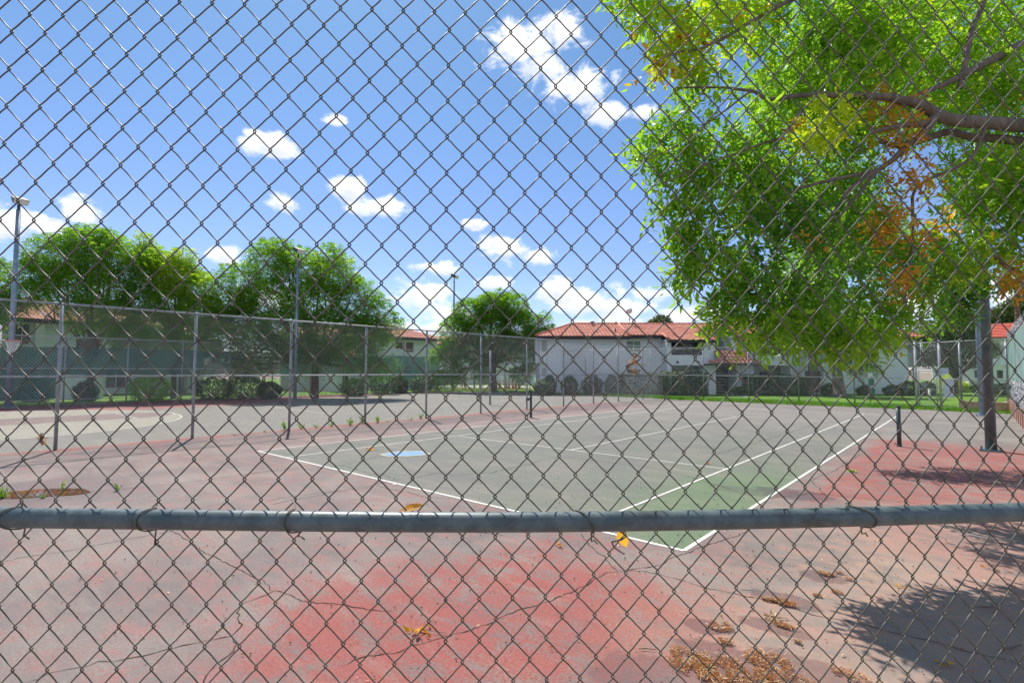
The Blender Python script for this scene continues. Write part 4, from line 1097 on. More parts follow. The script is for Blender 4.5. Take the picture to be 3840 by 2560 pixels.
def small_leaf_tree(name, pl, base, label, n, L, wd, mat, tint, seed, tr=.2, cat='tree', twist=False):
    r2 = np.random.default_rng(seed); rr = random.Random(seed); base = np.array((base[0], base[1], 0.0)); t_ = empty(name, base, 0, label, cat)
    bl = [(*at(*q[:3]), q[3], q[3], q[3] * .85, 1, tint) for q in pl]
    P, Dd, tn, rd = sample_blobs(bl, n, r2, 2.4, .45, 2.2); V, F, T = simple_leaves(P, r2, L, wd, tn, .2, .3, Dd)
    np_mesh('crown', V - base, F, mat, t_, T); m = MB(); top = np.array((0, 0, 1.3)); m.tube(*limb((0, 0, 0), top, tr, tr * .8, 0, 5, .05, rr))
    for q in bl: m.tube(*limb(top, np.array(q[:3]) - base, tr * .55, .03, .0, 7, .09, rr), 6)
    m.build('trunk', BARK_DARK, t_, True); return t_


small_leaf_tree('olive_tree', [(3490, 1250, 46, 1.3), (3560, 1220, 46, 1.4), (3630, 1210, 46, 1.3), (3520, 1310, 46, 1.3), (3600, 1290, 46, 1.4), (3660, 1270, 46, 1.1), (3480, 1350, 46, .8), (3560, 1350, 46, 1.0), (3640, 1350, 46, .9), (3670, 1180, 46, .9), (3700, 1310, 46, 1.1), (3580, 1385, 46, .5)],
                at(3585, 1455, 46), 'grey green olive tree with twisting trunk behind the fence by the light poles', 34000, .17, .22, LEAF_OLIVE, .5, 41, .22)
small_leaf_tree('pine_tree', [(3790, 1180, 75, 2.2), (3740, 1200, 75, 1.8), (3830, 1150, 75, 2.0), (3860, 1200, 75, 2.2), (3700, 1230, 75, 1.4)], at(3790, 1440, 75), 'yellow green pine crown above the red roof at the far right', 16000, .40, .18, LEAF_PINE, .5, 42, .3)
small_leaf_tree('pine_tree', [(2455, 1225, 80, 1.3), (2480, 1215, 80, 1.6), (2430, 1232, 80, 1.0), (2510, 1228, 80, 1.0)], at(2470, 1440, 80), 'small olive green treetop showing over the tiled roof left of the entrance', 7000, .40, .2, LEAF_PINE, .45, 43, .3)
small_leaf_tree('pine_tree', [(2760, 1212, 80, 1.6), (2810, 1205, 80, 1.6), (2700, 1225, 80, 1.2), (2850, 1212, 80, 1.3), (2890, 1222, 80, 1.2)], at(2790, 1440, 80), 'wide olive green treetop showing over the tiled roof right of the entrance', 10000, .40, .2, LEAF_PINE, .45, 44, .3)
# palm trunk
pb = at(3822, 1440, 60); pt = empty('palm_tree', (pb[0], pb[1], 0), 0, 'slender brown palm trunk rising above the pine at the right edge', 'palm')
m = MB(); zz = np.linspace(0, 13.2, 80); m.tube([(.02 * z, 0, z) for z in zz], [.24 + .045 * (i % 3 == 0) for i in range(80)], 12); m.build('trunk', BARK_DARK, pt)
m = MB()
for i in range(26):
    a_ = i * 2.4; L_ = 2.2; el_ = random.uniform(-.6, .9); Pp = [(.26 + math.cos(a_) * L_ * f, math.sin(a_) * L_ * f, 13.2 + L_ * (el_ * f - .9 * f * f)) for f in np.linspace(0, 1, 8)]
    for j in range(7):
        a0, a1 = np.array(Pp[j]), np.array(Pp[j + 1]); sd = np.array((-math.sin(a_), math.cos(a_), 0)) * .38 * math.sin(math.pi * (j + .7) / 8)
        m.add([a0, a1, a1 + sd - (0, 0, .18), a0 + sd - (0, 0, .18)], [(0, 1, 2, 3)]); m.add([a0, a1, a1 - sd - (0, 0, .18), a0 - sd - (0, 0, .18)], [(3, 2, 1, 0)])
m.build('fronds', LEAF_PINE, pt)


# ---- bushes and hedges
def bush(name, c_, rx, ry, h, label, n, seed, tint=.45, cat='bush', group=None, mat=None, L=.09, flowers=0.0, boxy=False, rz=0.0):
    r2 = np.random.default_rng(seed); t_ = empty(name, (c_[0], c_[1], 0.02), rz, label, cat, group)
    if boxy:
        P = r2.uniform(-1, 1, (n, 3)); f = r2.integers(0, 3, n); P[np.arange(n), f] = np.sign(P[np.arange(n), f]) * r2.uniform(.82, 1.03, n); d = unit(P ** 5)
        P = P * np.array((rx, ry, h / 2)) + np.array((0, 0, h / 2)); P[:, 2] += .10 * np.sin(P[:, 0] * 2.3) * (P[:, 2] > h * .6)
    else:
        d = unit(r2.normal(size=(n, 3))); rad = r2.uniform(.75, 1.04, n) * (1 + .06 * np.sin(d[:, 0] * 5 + seed) + .05 * np.sin(d[:, 2] * 7)); P = d * rad[:, None] * np.array((rx, ry, h * .55)) + np.array((0, 0, h * .5))
    P[:, 2] = np.maximum(P[:, 2], .02); tn = np.full(n, tint)
    if flowers:
        fl = (r2.random(n) < flowers) & (P[:, 2] > h * .72); tn[fl] = 1.2
    V, F, T = simple_leaves(P, r2, L, .32, tn, .14, -.2, d); np_mesh('foliage', V, F, mat or LEAF_DARK, t_, T)
    m = MB()
    for i in range(9):
        a_ = i * .7; m.tube([(0, 0, 0), (rx * .3 * math.cos(a_), ry * .3 * math.sin(a_), h * .45), (rx * .7 * math.cos(a_), ry * .7 * math.sin(a_), h * .8)], [.03, .02, .008], 5)
    m.build('stems', BARK_DARK, t_); return t_

# ------------------------------------------------------------------ buildings
def tile_roof(name, parent, O, ex, up, L, vtop, mat=None, tw=.31, row=.40, amp=.045):
    """clay tile field: O eave corner, ex along the eave, up = unit upslope, vtop(x) = slope length above x"""
    O = np.array(O, float); ex = unit(np.array(ex, float)); up = unit(np.array(up, float)); N = unit(np.cross(ex, up))
    if N[2] < 0: N = -N
    m_ = MB(); nxs = max(2, int(L / tw) * 5); xsn = np.linspace(0, L, nxs + 1); vmax = max(vtop(x) for x in np.linspace(0, L, 30)); rows = int(vmax / row) + 1
    vt = [vtop(x) for x in xsn]; hx = [amp * abs(math.sin(math.pi * x / tw)) ** .8 for x in xsn]
    for j in range(rows):
        prev = None
        for i, x in enumerate(xsn):
            v0 = min(j * row, vt[i]); v1 = min((j + 1) * row + .03, vt[i])
            if v0 >= vt[i] - 1e-6: cur = None
            else: cur = (O + ex * x + up * v0 + N * (hx[i] + .05), O + ex * x + up * v1 + N * (hx[i] + .008), O + ex * x + up * v0 + N * (hx[i] * .5 - .02))
            if cur is not None and prev is not None:
                m_.add([prev[0], cur[0], cur[1], prev[1]], [(0, 1, 2, 3)]); m_.add([prev[2], cur[2], cur[0], prev[0]], [(0, 1, 2, 3)])
            prev = cur
    return m_.build(name, mat or TILE, parent)


def wall_grid(mb, x0, x1, z0, z1, y, th_, holes=()):
    xs_ = sorted({x0, x1, *[h[0] for h in holes], *[h[1] for h in holes]}); zs_ = sorted({z0, z1, *[h[2] for h in holes], *[h[3] for h in holes]})
    for a_, b_ in zip(xs_[:-1], xs_[1:]):
        for c_, d_ in zip(zs_[:-1], zs_[1:]):
            mx, mz = (a_ + b_) / 2, (c_ + d_) / 2
            if not any(h[0] < mx < h[1] and h[2] < mz < h[3] for h in holes): mb.box(a_, b_, y, y + th_, c_, d_)


def window(parent, x0, x1, z0, z1, y, frame=WHITEP, pane=GLASS, mull=1, th_=.06):
    m_ = MB(); f = .06
    m_.box(x0, x1, y, y + th_, z0, z0 + f); m_.box(x0, x1, y, y + th_, z1 - f, z1); m_.box(x0, x0 + f, y, y + th_, z0 + f, z1 - f); m_.box(x1 - f, x1, y, y + th_, z0 + f, z1 - f)
    for k in range(mull): c_ = x0 + (x1 - x0) * (k + 1) / (mull + 1); m_.box(c_ - .03, c_ + .03, y + .003, y + th_ - .003, z0 + f, z1 - f)
    w_ = m_.build('window', frame, parent); g_ = MB(); g_.box(x0 + f * .9, x1 - f * .9, y + .03, y + .04, z0 + f * .9, z1 - f * .9); g_.build('pane', pane, w_); return w_


# ---- the white block
DB = 46.0; SB = DB / FPX
fw = np.array((math.sin(YAW), math.cos(YAW), 0)); O_ = CAM + fw * DB; O_[2] = 0
wb = empty('apartment_building', O_, -YAW, 'long two storey white apartment block with red tiled roof, stair entrance and balconies', 'building')
X_ = lambda px: (px - 1920) * SB * 1.001
Z_ = lambda py: CAM[2] + (1387 - py) * SB
EZ = Z_(1262)
wl = MB()      # block part, brick-painted
h1 = (X_(2352), X_(2408), Z_(1318), Z_(1275)); h2 = (X_(2352), X_(2408), Z_(1412), Z_(1382))
wall_grid(wl, X_(2054), X_(2347), 0, EZ, 0, .25)
wall_grid(wl, X_(2347), X_(2486), 0, EZ, .35, .25, [h1, h2])
wl.box(X_(2347) - .2, X_(2347), .25, .35, 0, EZ)
wl.build('wall', BLOCKWALL, wb)
window(wb, *h1, .42, WHITEP, BLINDG, 1); window(wb, *h2, .42, WHITEP, GLASS, 1)
m = MB(); m.box(X_(2345), X_(2425), .27, .36, Z_(1368), Z_(1362)); m.build('ledge', CREAM, wb); m = MB(); m.box(X_(2345), X_(2412), .24, .37, Z_(1271), Z_(1267)); m.build('ledge', CREAM, wb)
wl = MB(); hh = [(X_(2031), X_(2053), Z_(1318), Z_(1272)), (X_(2031), X_(2051), Z_(1412), Z_(1378))]
wall_grid(wl, X_(2024), X_(2054), 0, EZ, .5, .2, hh); wl.box(X_(2010), X_(2024), .9, 6, Z_(1362), EZ); wl.box(X_(2016), X_(2024), 1.5, 6, 0, Z_(1362)); wl.box(X_(2054) - .01, X_(2054) + .2, .25, .5, 0, EZ)
wl.build('wall', STUCCO, wb)
window(wb, *hh[0], .58, WHITEP, BLIND, 0); window(wb, *hh[1], .58, WHITEP, BLIND, 0)
m = MB(); m.box(X_(2022), X_(2072), .36, .51, Z_(1366), Z_(1361)); m.build('ledge', CREAM, wb)
# balcony bays, left and right of the entrance
def bay(xl, xr, col_l, pier_r, ytop, lowx0, lowx1, mat, vents, blinds):
    y0 = -1.1; w_ = MB(); zr = Z_(1331); zt = Z_(ytop); zp = Z_(1369)
    if col_l: w_.box(col_l[0], col_l[1], y0, y0 + 1.4, 0, zt)
    w_.box(pier_r[0], pier_r[1], y0, y0 + 1.6, 0, zt)
    w_.box(xl, xr, y0 + .0, y0 + .2, zp, zr)                               # parapet
    w_.box(xl, xr, y0 + .2, y0 + 2.6, zp, zp + .2)                          # balcony floor
    w_.box(xl - .05, xr + .05, y0 + 2.6, y0 + 2.8, 0, zt)                   # back wall
    w_.build('wall', mat, wb)
    dr = MB(); dr.box(xl + .6, xr - .9, y0 + 2.52, y0 + 2.59, zp + .25, Z_(1278)); d_ = dr.build('sliding_door', GLASS, wb)
    if blinds:
        bm_ = MB(); x = (xl + xr) / 2
        while x < xr - 1.0: bm_.box(x, x + .07, y0 + 2.46, y0 + 2.51, zp + .3, Z_(1281)); x += .14
        bm_.build('blind', CREAM, d_)
    rl = MB(); x = xl
    rl.box(xl, xr, y0 + .06, y0 + .11, Z_(1317), Z_(1315)); rl.box(xl, xr, y0 + .06, y0 + .11, zr + .02, zr + .06)
    while x < xr: rl.box(x, x + .03, y0 + .07, y0 + .10, zr + .06, Z_(1317)); x += .075
    rl.build('balcony_railing', IRON, wb)
    lg = MB(); lg.box(lowx0, lowx1, y0 + 2.5, y0 + 2.58, .3, Z_(1392)); lg.build('patio_door', GLASS, wb)
    lf_ = MB(); c_ = (lowx0 + lowx1) / 2
    for x in (lowx0, c_, lowx1): lf_.box(x - .04, x + .04, y0 + 2.44, y0 + 2.5, .3, Z_(1390))
    lf_.box(lowx0, lowx1, y0 + 2.44, y0 + 2.498, Z_(1392), Z_(1388)); lf_.build('door_frame', WHITEP, wb)
    for vx in vents:
        v_ = MB(); v_.tube([(vx, y0 - .03, Z_(1357)), (vx, y0 + .01, Z_(1357))], .11, 16); v_.build('vent', IRON, wb)
bay(X_(2503), X_(2621), (X_(2486), X_(2503)), (X_(2621), X_(2664)), 1273, X_(2512), X_(2618), STUCCO, [X_(2525), X_(2600)], True)
bay(X_(2802), X_(2938), None, (X_(2760), X_(2802)), 1273, X_(2812), X_(2915), STUCCO_G, [X_(2828), X_(2903)], False)
w_ = MB(); w_.box(X_(2938), X_(2945), -1.1, .5, 0, Z_(1273)); w_.build('wall', STUCCO_G, wb)
# stair entrance
w_ = MB()
w_.box(X_(2664), X_(2760), 2.6, 2.8, 0, Z_(1240))
w_.box(X_(2744), X_(2760), -.9, 2.6, 0, Z_(1335)); w_.hexa([(X_(2742), -.9, Z_(1335)), (X_(2766), -.9, Z_(1335)), (X_(2766), 2.6, Z_(1335)), (X_(2742), 2.6, Z_(1335)), (X_(2730), -.2, Z_(1256)), (X_(2752), -.2, Z_(1256)), (X_(2752), 2.6, Z_(1256)), (X_(2730), 2.6, Z_(1256))])
w_.box(X_(2664), X_(2744), -.3, -.1, Z_(1320), Z_(1312)); w_.box(X_(2650), X_(2666), -.9, 2.6, Z_(1345), Z_(1250))
w_.build('entrance_wall', STUCCO, wb)
m = MB(); m.box(X_(2666), X_(2678), 2.52, 2.6, Z_(1316), Z_(1280)); m.box(X_(2689), X_(2724), 2.52, 2.6, Z_(1316), Z_(1280)); m.build('entrance_door', TEALPAINT, wb)
m = MB(); m.box(X_(2724), X_(2728), 2.3, 2.42, Z_(1288), Z_(1280)); m.build('wall_lamp', IRON, wb)
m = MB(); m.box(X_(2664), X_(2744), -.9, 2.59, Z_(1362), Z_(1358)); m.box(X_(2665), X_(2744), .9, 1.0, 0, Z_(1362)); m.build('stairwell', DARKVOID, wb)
for k in range(10):
    m = MB(); z = .25 + k * .26; m.box(X_(2665), X_(2700 + 8 * (k % 2 == 0)) + .0, -.55 + k * .12, -.35 + k * .12, z, z + .045); m.build('stair_step', CONCRETE, wb)
m = MB(); m.box(X_(2666), X_(2742), -1.2, -.9, Z_(1255), Z_(1248)); m.build('pergola_beam', FASCIA, wb)
m = MB(); m.box(X_(2660), X_(2738), .6, .9, Z_(1238), Z_(1229)); m.build('pergola_board', BROWN, wb)
for i in range(5):
    x = X_(2671 + i * 15.5); m = MB(); m.hexa([(x, -1.0, Z_(1248)), (x + .16, -1.0, Z_(1248)), (x + .16, 1.5, Z_(1238)), (x, 1.5, Z_(1238)), (x, -1.0, Z_(1243)), (x + .16, -1.0, Z_(1243)), (x + .16, 1.5, Z_(1232)), (x, 1.5, Z_(1232))]); m.build('pergola_rafter', BROWN, wb)
# small tiled roof over the stair entrance
x0, x1 = X_(2622), X_(2806); xa, xb = X_(2667), X_(2742)
tile_roof('entrance_roof', wb, (x0, -2.2, Z_(1362) + .0), (1, 0, 0), (0, .72, .70), x1 - x0, lambda x: .36 if (x < xa - x0 - .2 or x > xb - x0 + .9) else 1.55)
m = MB(); m.box(x0 - .05, x1 + .05, -2.26, -1.1, Z_(1369), Z_(1362) - .03); m.build('entrance_fascia', FASCIA, wb)
# house number board
nb_ = MB(); nb_.box(X_(2633), X_(2645), -1.14, -1.105, Z_(1300), Z_(1284)); nbo = nb_.build('number_board', WHITEP, wb)
m = MB(); m.box(X_(2632.4), X_(2645.6), -1.135, -1.102, Z_(1300.6), Z_(1283.4)); m.build('board_frame', FASCIA, nbo)
def text_mesh(txt, size, loc, rot, mat, parent, name='lettering', ext=.01):
    cu = bpy.data.curves.new(name, 'FONT'); cu.body = txt; cu.size = size; cu.extrude = ext; cu.align_x = 'CENTER'; to = bpy.data.objects.new('tmp', cu); COL.objects.link(to); bpy.context.view_layer.update()
    me = bpy.data.meshes.new_from_object(to.evaluated_get(bpy.context.evaluated_depsgraph_get())); bpy.data.objects.remove(to)
    me.transform(Matrix.Rotation(math.radians(90), 4, 'X')); me.transform(Matrix.Translation(Vector(loc))); return link_mesh(name, me, mat, parent)
text_mesh('8', .42, (X_(2641), -1.12, Z_(1311)), None, IRON, wb, 'house_number'); text_mesh('1', .34, (X_(2650), -1.12, Z_(1295)), None, IRON, wb, 'house_number')
# right part: wall with windows, big blank wall
w_ = MB(); hh = [(X_(3013), X_(3058), Z_(1323), Z_(1278)), (X_(3015), X_(3078), Z_(1434), Z_(1386))]
wall_grid(w_, X_(2945), X_(3093), 0, EZ, .0, .25, hh); w_.box(X_(3078), X_(3093), -.3, 0, 0, EZ); w_.build('wall', STUCCO_G, wb)
for h_ in hh: window(wb, *h_, .1, WHITEP, GLASS, 1)
m = MB(); m.box(X_(3005), X_(3086), -.08, -.003, Z_(1373), Z_(1370)); m.build('ledge', CREAM, wb)
w_ = MB(); w_.box(X_(3093), X_(3413), .4, .65, 0, EZ); w_.box(X_(3093) - .1, X_(3093), .25, .4, 0, EZ); w_.build('blank_wall', STUCCO_G, wb)
w_ = MB(); hh = [(X_(3440), X_(3463), Z_(1317), Z_(1271))]
wall_grid(w_, X_(3417), X_(3490), Z_(1374), EZ - .1, 1.2, .2, hh); w_.box(X_(3413), X_(3424), .65, 1.6, 0, EZ); w_.box(X_(3466), X_(3475), 1.2, 1.5, 0, Z_(1374)); w_.box(X_(3424), X_(3490), 4, 4.2, 0, EZ); w_.box(X_(3490) - .15, X_(3490), 1.4, 8, Z_(1374), EZ - .1)
w_.build('wall', STUCCO, wb); window(wb, *hh[0], 1.28, WHITEP, BLIND, 0)
# roofs
RZ = CAM[2] + (1387 - 1214) * (DB + 4.2) / FPX
sl_y = 4.9; pitch = (RZ - EZ) / sl_y
up = unit(np.array((0, sl_y, RZ - EZ))); SLEN = math.hypot(sl_y, RZ - EZ)
def rf(name, xa, xb, ye, hipl=0, hipr=0):
    z0 = EZ + pitch * (ye + .7); sl0 = math.hypot(1, pitch) * (4.2 - ye); Lx = xb - xa
    def vt(x):
        v = sl0
        if hipl: v = min(v, x / hipl * sl0)
        if hipr: v = min(v, (Lx - x) / hipr * sl0)
        return v
    tile_roof(name, wb, (xa, ye, z0), (1, 0, 0), up, Lx, vt)
    m_ = MB(); m_.box(xa, xb, ye - .03, ye + .05, z0 - .24, z0 - .02); m_.box(xa, xb, ye + .05, .9, z0 - .12, z0 - .06); m_.build('fascia', FASCIA, wb)
rf('roof', X_(2007), X_(2356), -.7, X_(2165) - X_(2007)); rf('roof', X_(2356), X_(2486), -.35); rf('roof', X_(2486), X_(2660), -1.9)
rf('roof', X_(2757), X_(2945), -1.9); rf('roof', X_(2945), X_(3500), -.7, 0, 3.6)
# strip of roof above the stair recess and the back slopes
tile_roof('roof', wb, (X_(2660), 1.9, EZ + pitch * 2.6), (1, 0, 0), up, X_(2757) - X_(2660), lambda x: math.hypot(1, pitch) * 2.3)
m = MB(); m.add([(X_(2165), 4.2, RZ), (X_(3430), 4.2, RZ), (X_(3500), 10, EZ - .2), (X_(2007), 10, EZ - .2)], [(0, 1, 2, 3)]); m.add([(X_(2007), -.7, EZ), (X_(2165), 4.2, RZ), (X_(2007), 10, EZ - .2)], [(0, 1, 2)]); m.add([(X_(3500), -.7, EZ), (X_(3500), 10, EZ - .2), (X_(3430), 4.2, RZ)], [(0, 1, 2)])
m.build('roof', TILE, wb)
m = MB(); m.tube([(X_(x), 4.2, RZ + .05) for x in range(2165, 3431, 25)], .10, 8); m.tube([(X_(2007), -.7, EZ + .08), (X_(2165), 4.2, RZ + .06)], .10, 8); m.build('ridge_cap', TILE, wb, True)
for (xq, a_, b_) in ((2356, -.7, 4.2), (2486, -1.9, 0), (2660, -1.9, 4.1), (2757, -1.9, 4.1)):
    m = MB(); m.tube([(X_(xq), a_, EZ + pitch * (a_ + .7) + .05), (X_(xq), b_, EZ + pitch * (b_ + .7) + .06)], .11, 8); m.build('roof_edge', TILE, wb, True)
w_ = MB(); w_.box(X_(2024), X_(3480), 2.9, 9.5, 0, EZ - .3); w_.build('rear_wall', STUCCO, wb)
for (px, py) in ((2182, 1257), (2667, 1265)):
    m = MB(); m.box(X_(px - 5), X_(px + 5), -1.0, -.75, Z_(py + 3), Z_(py - 3)); m.build('flood_lamp', WHITEP, wb)
m = MB(); m.tube([(X_(2246), 3.6, RZ - .2), (X_(2246), 3.6, RZ + .12)], .12, 10); m.tube([(X_(2246), 3.6, RZ + .12), (X_(2246), 3.6, RZ + .22)], [.22, .2], 10); m.build('roof_vent', POST_GREY, wb, True)
for px, yy in ((2315, .8), (2344, 3.9)):
    m = MB(); zz_ = EZ + pitch * (yy + .7); m.tube([(X_(px), yy, zz_), (X_(px), yy, zz_ + .35)], .05, 8); m.build('vent_pipe', IRON, wb, True)
# satellite dish on a mast
dp = O_ + np.array((math.cos(-YAW), math.sin(-YAW), 0)) * X_(2398) + np.array((-math.sin(-YAW), math.cos(-YAW), 0)) * 3.9
sd = empty('satellite_dish', (dp[0], dp[1], RZ - .1), -YAW, 'small round satellite dish on a thin mast above the tiled ridge', 'satellite dish')
MB().tube([(0, 0, 0), (0, 0, 1.35)], .022, 8).build('mast', POST_GREY, sd, True)
MB().tube([(0, -.06, 1.36), (0, -.02, 1.36), (0, .03, 1.36)], [.29, .24, .05], 24).build('dish', WHITEP, sd, True)
m = MB(); m.box(-.02, .08, -.06, .06, .42, .62); m.build('receiver_box', POST_GREY, sd)

# ---- blocks beyond the left court, seen through the trees
class Face:
    def __init__(s, p0, p1): s.p0 = np.array(p0[:2], float); d = np.array(p1[:2], float) - s.p0; s.L = np.linalg.norm(d); s.d = d / s.L; s.rz = math.atan2(s.d[1], s.d[0])
    def hit(s, px, py):
        r0 = ray(px, py); A_ = np.array([[r0[0], -s.d[0]], [r0[1], -s.d[1]]]); q = np.linalg.solve(A_, s.p0 - CAM[:2]); return q[1], CAM[2] + r0[2] * q[0]
    def x(s, px): return s.hit(px, 1387)[0]
    def z(s, px, py): return s.hit(px, py)[1]
F1 = Face(at(0, 1387, 37), at(700, 1387, 47))
b1 = empty('apartment_building', (F1.p0[0], F1.p0[1], 0), F1.rz, 'pale apartment block behind the left trees, red tile roof and white columns above the windscreen', 'building')
xa = F1.x(-500); ez1 = F1.z(100, 1198); xe = F1.x(735)
xm = F1.x(233)
w_ = MB(); hh = [(F1.x(15), F1.x(108), F1.z(60, 1290), F1.z(60, 1210))]
wall_grid(w_, xa, xm, 0, ez1, 0, .3, hh + [(F1.x(-300), F1.x(-120), 3.1, 4.9), (F1.x(-300), F1.x(-120), .6, 2.2)]); wall_grid(w_, xm, xe, 0, ez1, 1.2, .3, [(F1.x(300), F1.x(380), 3.2, 4.6), (F1.x(420), F1.x(500), .5, 2.1)]); w_.box(xm - .3, xm, .3, 1.2, 0, ez1); w_.build('wall', STUCCO_G, b1)
for a_, b_ in ((112, 146), (-60, -30)): w_ = MB(); w_.box(F1.x(a_), F1.x(b_), -.9, -.5, 0, ez1 - .1); w_.build('column', WHITEP, b1)
window(b1, *hh[0], .15, WHITEP, GLASS, 2); window(b1, F1.x(-300), F1.x(-120), 3.1, 4.9, .15, WHITEP, GLASS, 1); window(b1, F1.x(300), F1.x(380), 3.2, 4.6, 1.3, WHITEP, GLASS, 1); window(b1, F1.x(420), F1.x(500), .5, 2.1, 1.3, WHITEP, GLASS, 1)
def roof_on(par, xa, xb, ez, ye, run, rise, hipl=0, hipr=0, back=True):
    up_ = unit(np.array((0, run, rise))); S_ = math.hypot(run, rise); Lx = xb - xa
    def vt(x):
        v = S_
        if hipl: v = min(v, x / hipl * S_)
        if hipr: v = min(v, (Lx - x) / hipr * S_)
        return v
    tile_roof('roof', par, (xa, ye, ez), (1, 0, 0), up_, Lx, vt, None, .34, .42)
    m_ = MB(); m_.box(xa, xb, ye - .03, ye + .04, ez - .26, ez - .02); m_.box(xa, xb, ye + .04, max(.2, ye + 1.5), ez - .13, ez - .07); m_.build('fascia', FASCIA, par)
    if back:
        q = MB(); a1 = xa + (hipl or 0); b1_ = xb - (hipr or 0)
        q.add([(a1, ye + run, ez + rise), (b1_, ye + run, ez + rise), (xb, ye + 2 * run, ez), (xa, ye + 2 * run, ez)], [(0, 1, 2, 3)]); q.add([(xa, ye, ez), (a1, ye + run, ez + rise), (xa, ye + 2 * run, ez)], [(0, 1, 2)]); q.add([(xb, ye, ez), (xb, ye + 2 * run, ez), (b1_, ye + run, ez + rise)], [(0, 1, 2)])
        q.build('roof', TILE, par)
roof_on(b1, xa, xm + .2, ez1, -1.0, 5.2, 1.95); roof_on(b1, xm + .2, xe, ez1 + .1, .3, 4.6, 1.5)
# projecting gabled bay with windows and a tall white chimney beside it
ga, gb = F1.x(548), F1.x(668); gz = F1.z(600, 1240)
w_ = MB(); hh = [(F1.x(556), F1.x(571), F1.z(560, 1300), F1.z(560, 1252)), (F1.x(586), F1.x(645), F1.z(610, 1302), F1.z(610, 1250))]
wall_grid(w_, F1.x(551), gb, 2.6, gz, -2.2, .25, hh); w_.box(F1.x(551), gb, -1.95, 1.2, 2.6, 2.8); w_.box(gb - .2, gb, -1.95, 1.2, 2.8, gz); w_.box(F1.x(551), F1.x(551) + .2, -1.95, 1.2, 2.8, gz); w_.box(F1.x(560), F1.x(640), -1.5, 1.2, 0, 2.6); w_.build('bay_wall', WHITEP, b1)
for h_ in hh: window(b1, *h_, -2.1, WHITEP, BLIND, 1)
tile_roof('bay_roof', b1, (ga, -2.7, gz), (1, 0, 0), (0, .85, .52), gb - ga + .2, lambda x: 3.1 if x > .5 else .5 + x * 4)
w_ = MB(); w_.box(F1.x(668), F1.x(724), -2.0, .8, 0, F1.z(690, 1196)); w_.build('chimney', WHITEP, b1)
m = MB()
for x in (F1.x(668) + .15, F1.x(668) + .55): m.box(x, x + .05, -2.1, -2.003, .3, gz + .5)
for k in range(12): m.box(F1.x(668) + .15, F1.x(668) + .6, -2.085, -2.02, .6 + k * .4, .64 + k * .4)
m.build('wall_ladder', FASCIA, b1)
w_ = MB(); w_.box(xa, xe, 6, 9.5, 0, ez1 - .2); w_.build('rear_wall', STUCCO, b1)

F2 = Face(at(1180, 1387, 50), at(1646, 1387, 60))
b2 = empty('apartment_building', (F2.p0[0], F2.p0[1], 0), F2.rz, 'greenish white apartment block with hipped tile roof, between the largest tree and the single tree', 'building')
xa, xe, xs2 = F2.x(1160), F2.x(1638), F2.x(1440); ez2 = F2.z(1540, 1268)
hh = [(F2.x(1482), F2.x(1512), F2.z(1500, 1310), F2.z(1500, 1281)), (F2.x(1518), F2.x(1552), F2.z(1535, 1322), F2.z(1535, 1281)), (F2.x(1482), F2.x(1550), F2.z(1515, 1412), F2.z(1515, 1376))]
w_ = MB(); wall_grid(w_, xs2, xe, 0, ez2, 0, .3, hh); w_.build('wall', STUCCO_G, b2)
w_ = MB(); w_.box(xa, xs2, 2.5, 2.8, 0, ez2); w_.box(xs2, xs2 + .3, .3, 2.5, 0, ez2); w_.box(xa, xe, 7, 7.3, 0, ez2 - .1); w_.box(xe - .3, xe, .3, 7, 0, ez2); w_.build('wall', STUCCO, b2)
for h_ in hh[:2]: window(b2, *h_, .12, WHITEP, REDBROWN, 0)
window(b2, *hh[2], .12, WHITEP, GLASS, 1)
m = MB(); m.box(xs2 - .05, xe, -.10, -.003, F2.z(1540, 1334), F2.z(1540, 1330)); m.box(F2.x(1513), F2.x(1517), -.25, -.003, F2.z(1515, 1330), ez2); m.build('trim_band', WHITEP, b2)
roof_on(b2, xs2 - 1, xe + .6, ez2, -.9, 5.0, 1.75, 0, 4.6); roof_on(b2, xa, xs2, ez2, 1.6, 4.0, 1.3)
lx0, lx1 = F2.x(1205), F2.x(1288); lz = F2.z(1245, 1350)
w_ = MB(); w_.box(lx0 + .3, lx1 - .3, -2.6, 2.5, 0, lz); w_.build('porch_wall', STUCCO, b2)
tile_roof('porch_roof', b2, (lx0, -3.1, lz), (1, 0, 0), (0, .82, .57), lx1 - lx0, lambda x: 2.3)
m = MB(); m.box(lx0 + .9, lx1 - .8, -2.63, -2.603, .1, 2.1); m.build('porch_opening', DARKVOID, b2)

# ---- large plain building behind the playground
F3 = Face(at(1560, 1387, 78), at(2080, 1387, 78)); b3 = empty('apartment_building', (F3.p0[0], F3.p0[1], 0), F3.rz, 'plain white building behind the playground with a low garage wing', 'building')
w_ = MB(); ez3 = F3.z(1800, 1292); w_.box(0, F3.L, 0, 8, 0, ez3); w_.build('wall', STUCCO, b3)
roof_on(b3, -.5, F3.L + .5, ez3, -.8, 4.5, 1.4)
w_ = MB(); w_.box(F3.x(1862), F3.x(2030), -2.5, -.003, 0, F3.z(1900, 1377)); w_.box(F3.x(1856), F3.x(2036), -2.7, -.003, F3.z(1900, 1377), F3.z(1900, 1372)); w_.build('garage_wing', STUCCO_G, b3)
m = MB(); m.box(F3.x(1800), F3.x(1840), -.06, -.003, .1, 2.3); m.box(F3.x(1700), F3.x(1745), -.06, -.003, .1, 2.0); m.build('garage_door', BLINDG, b3)

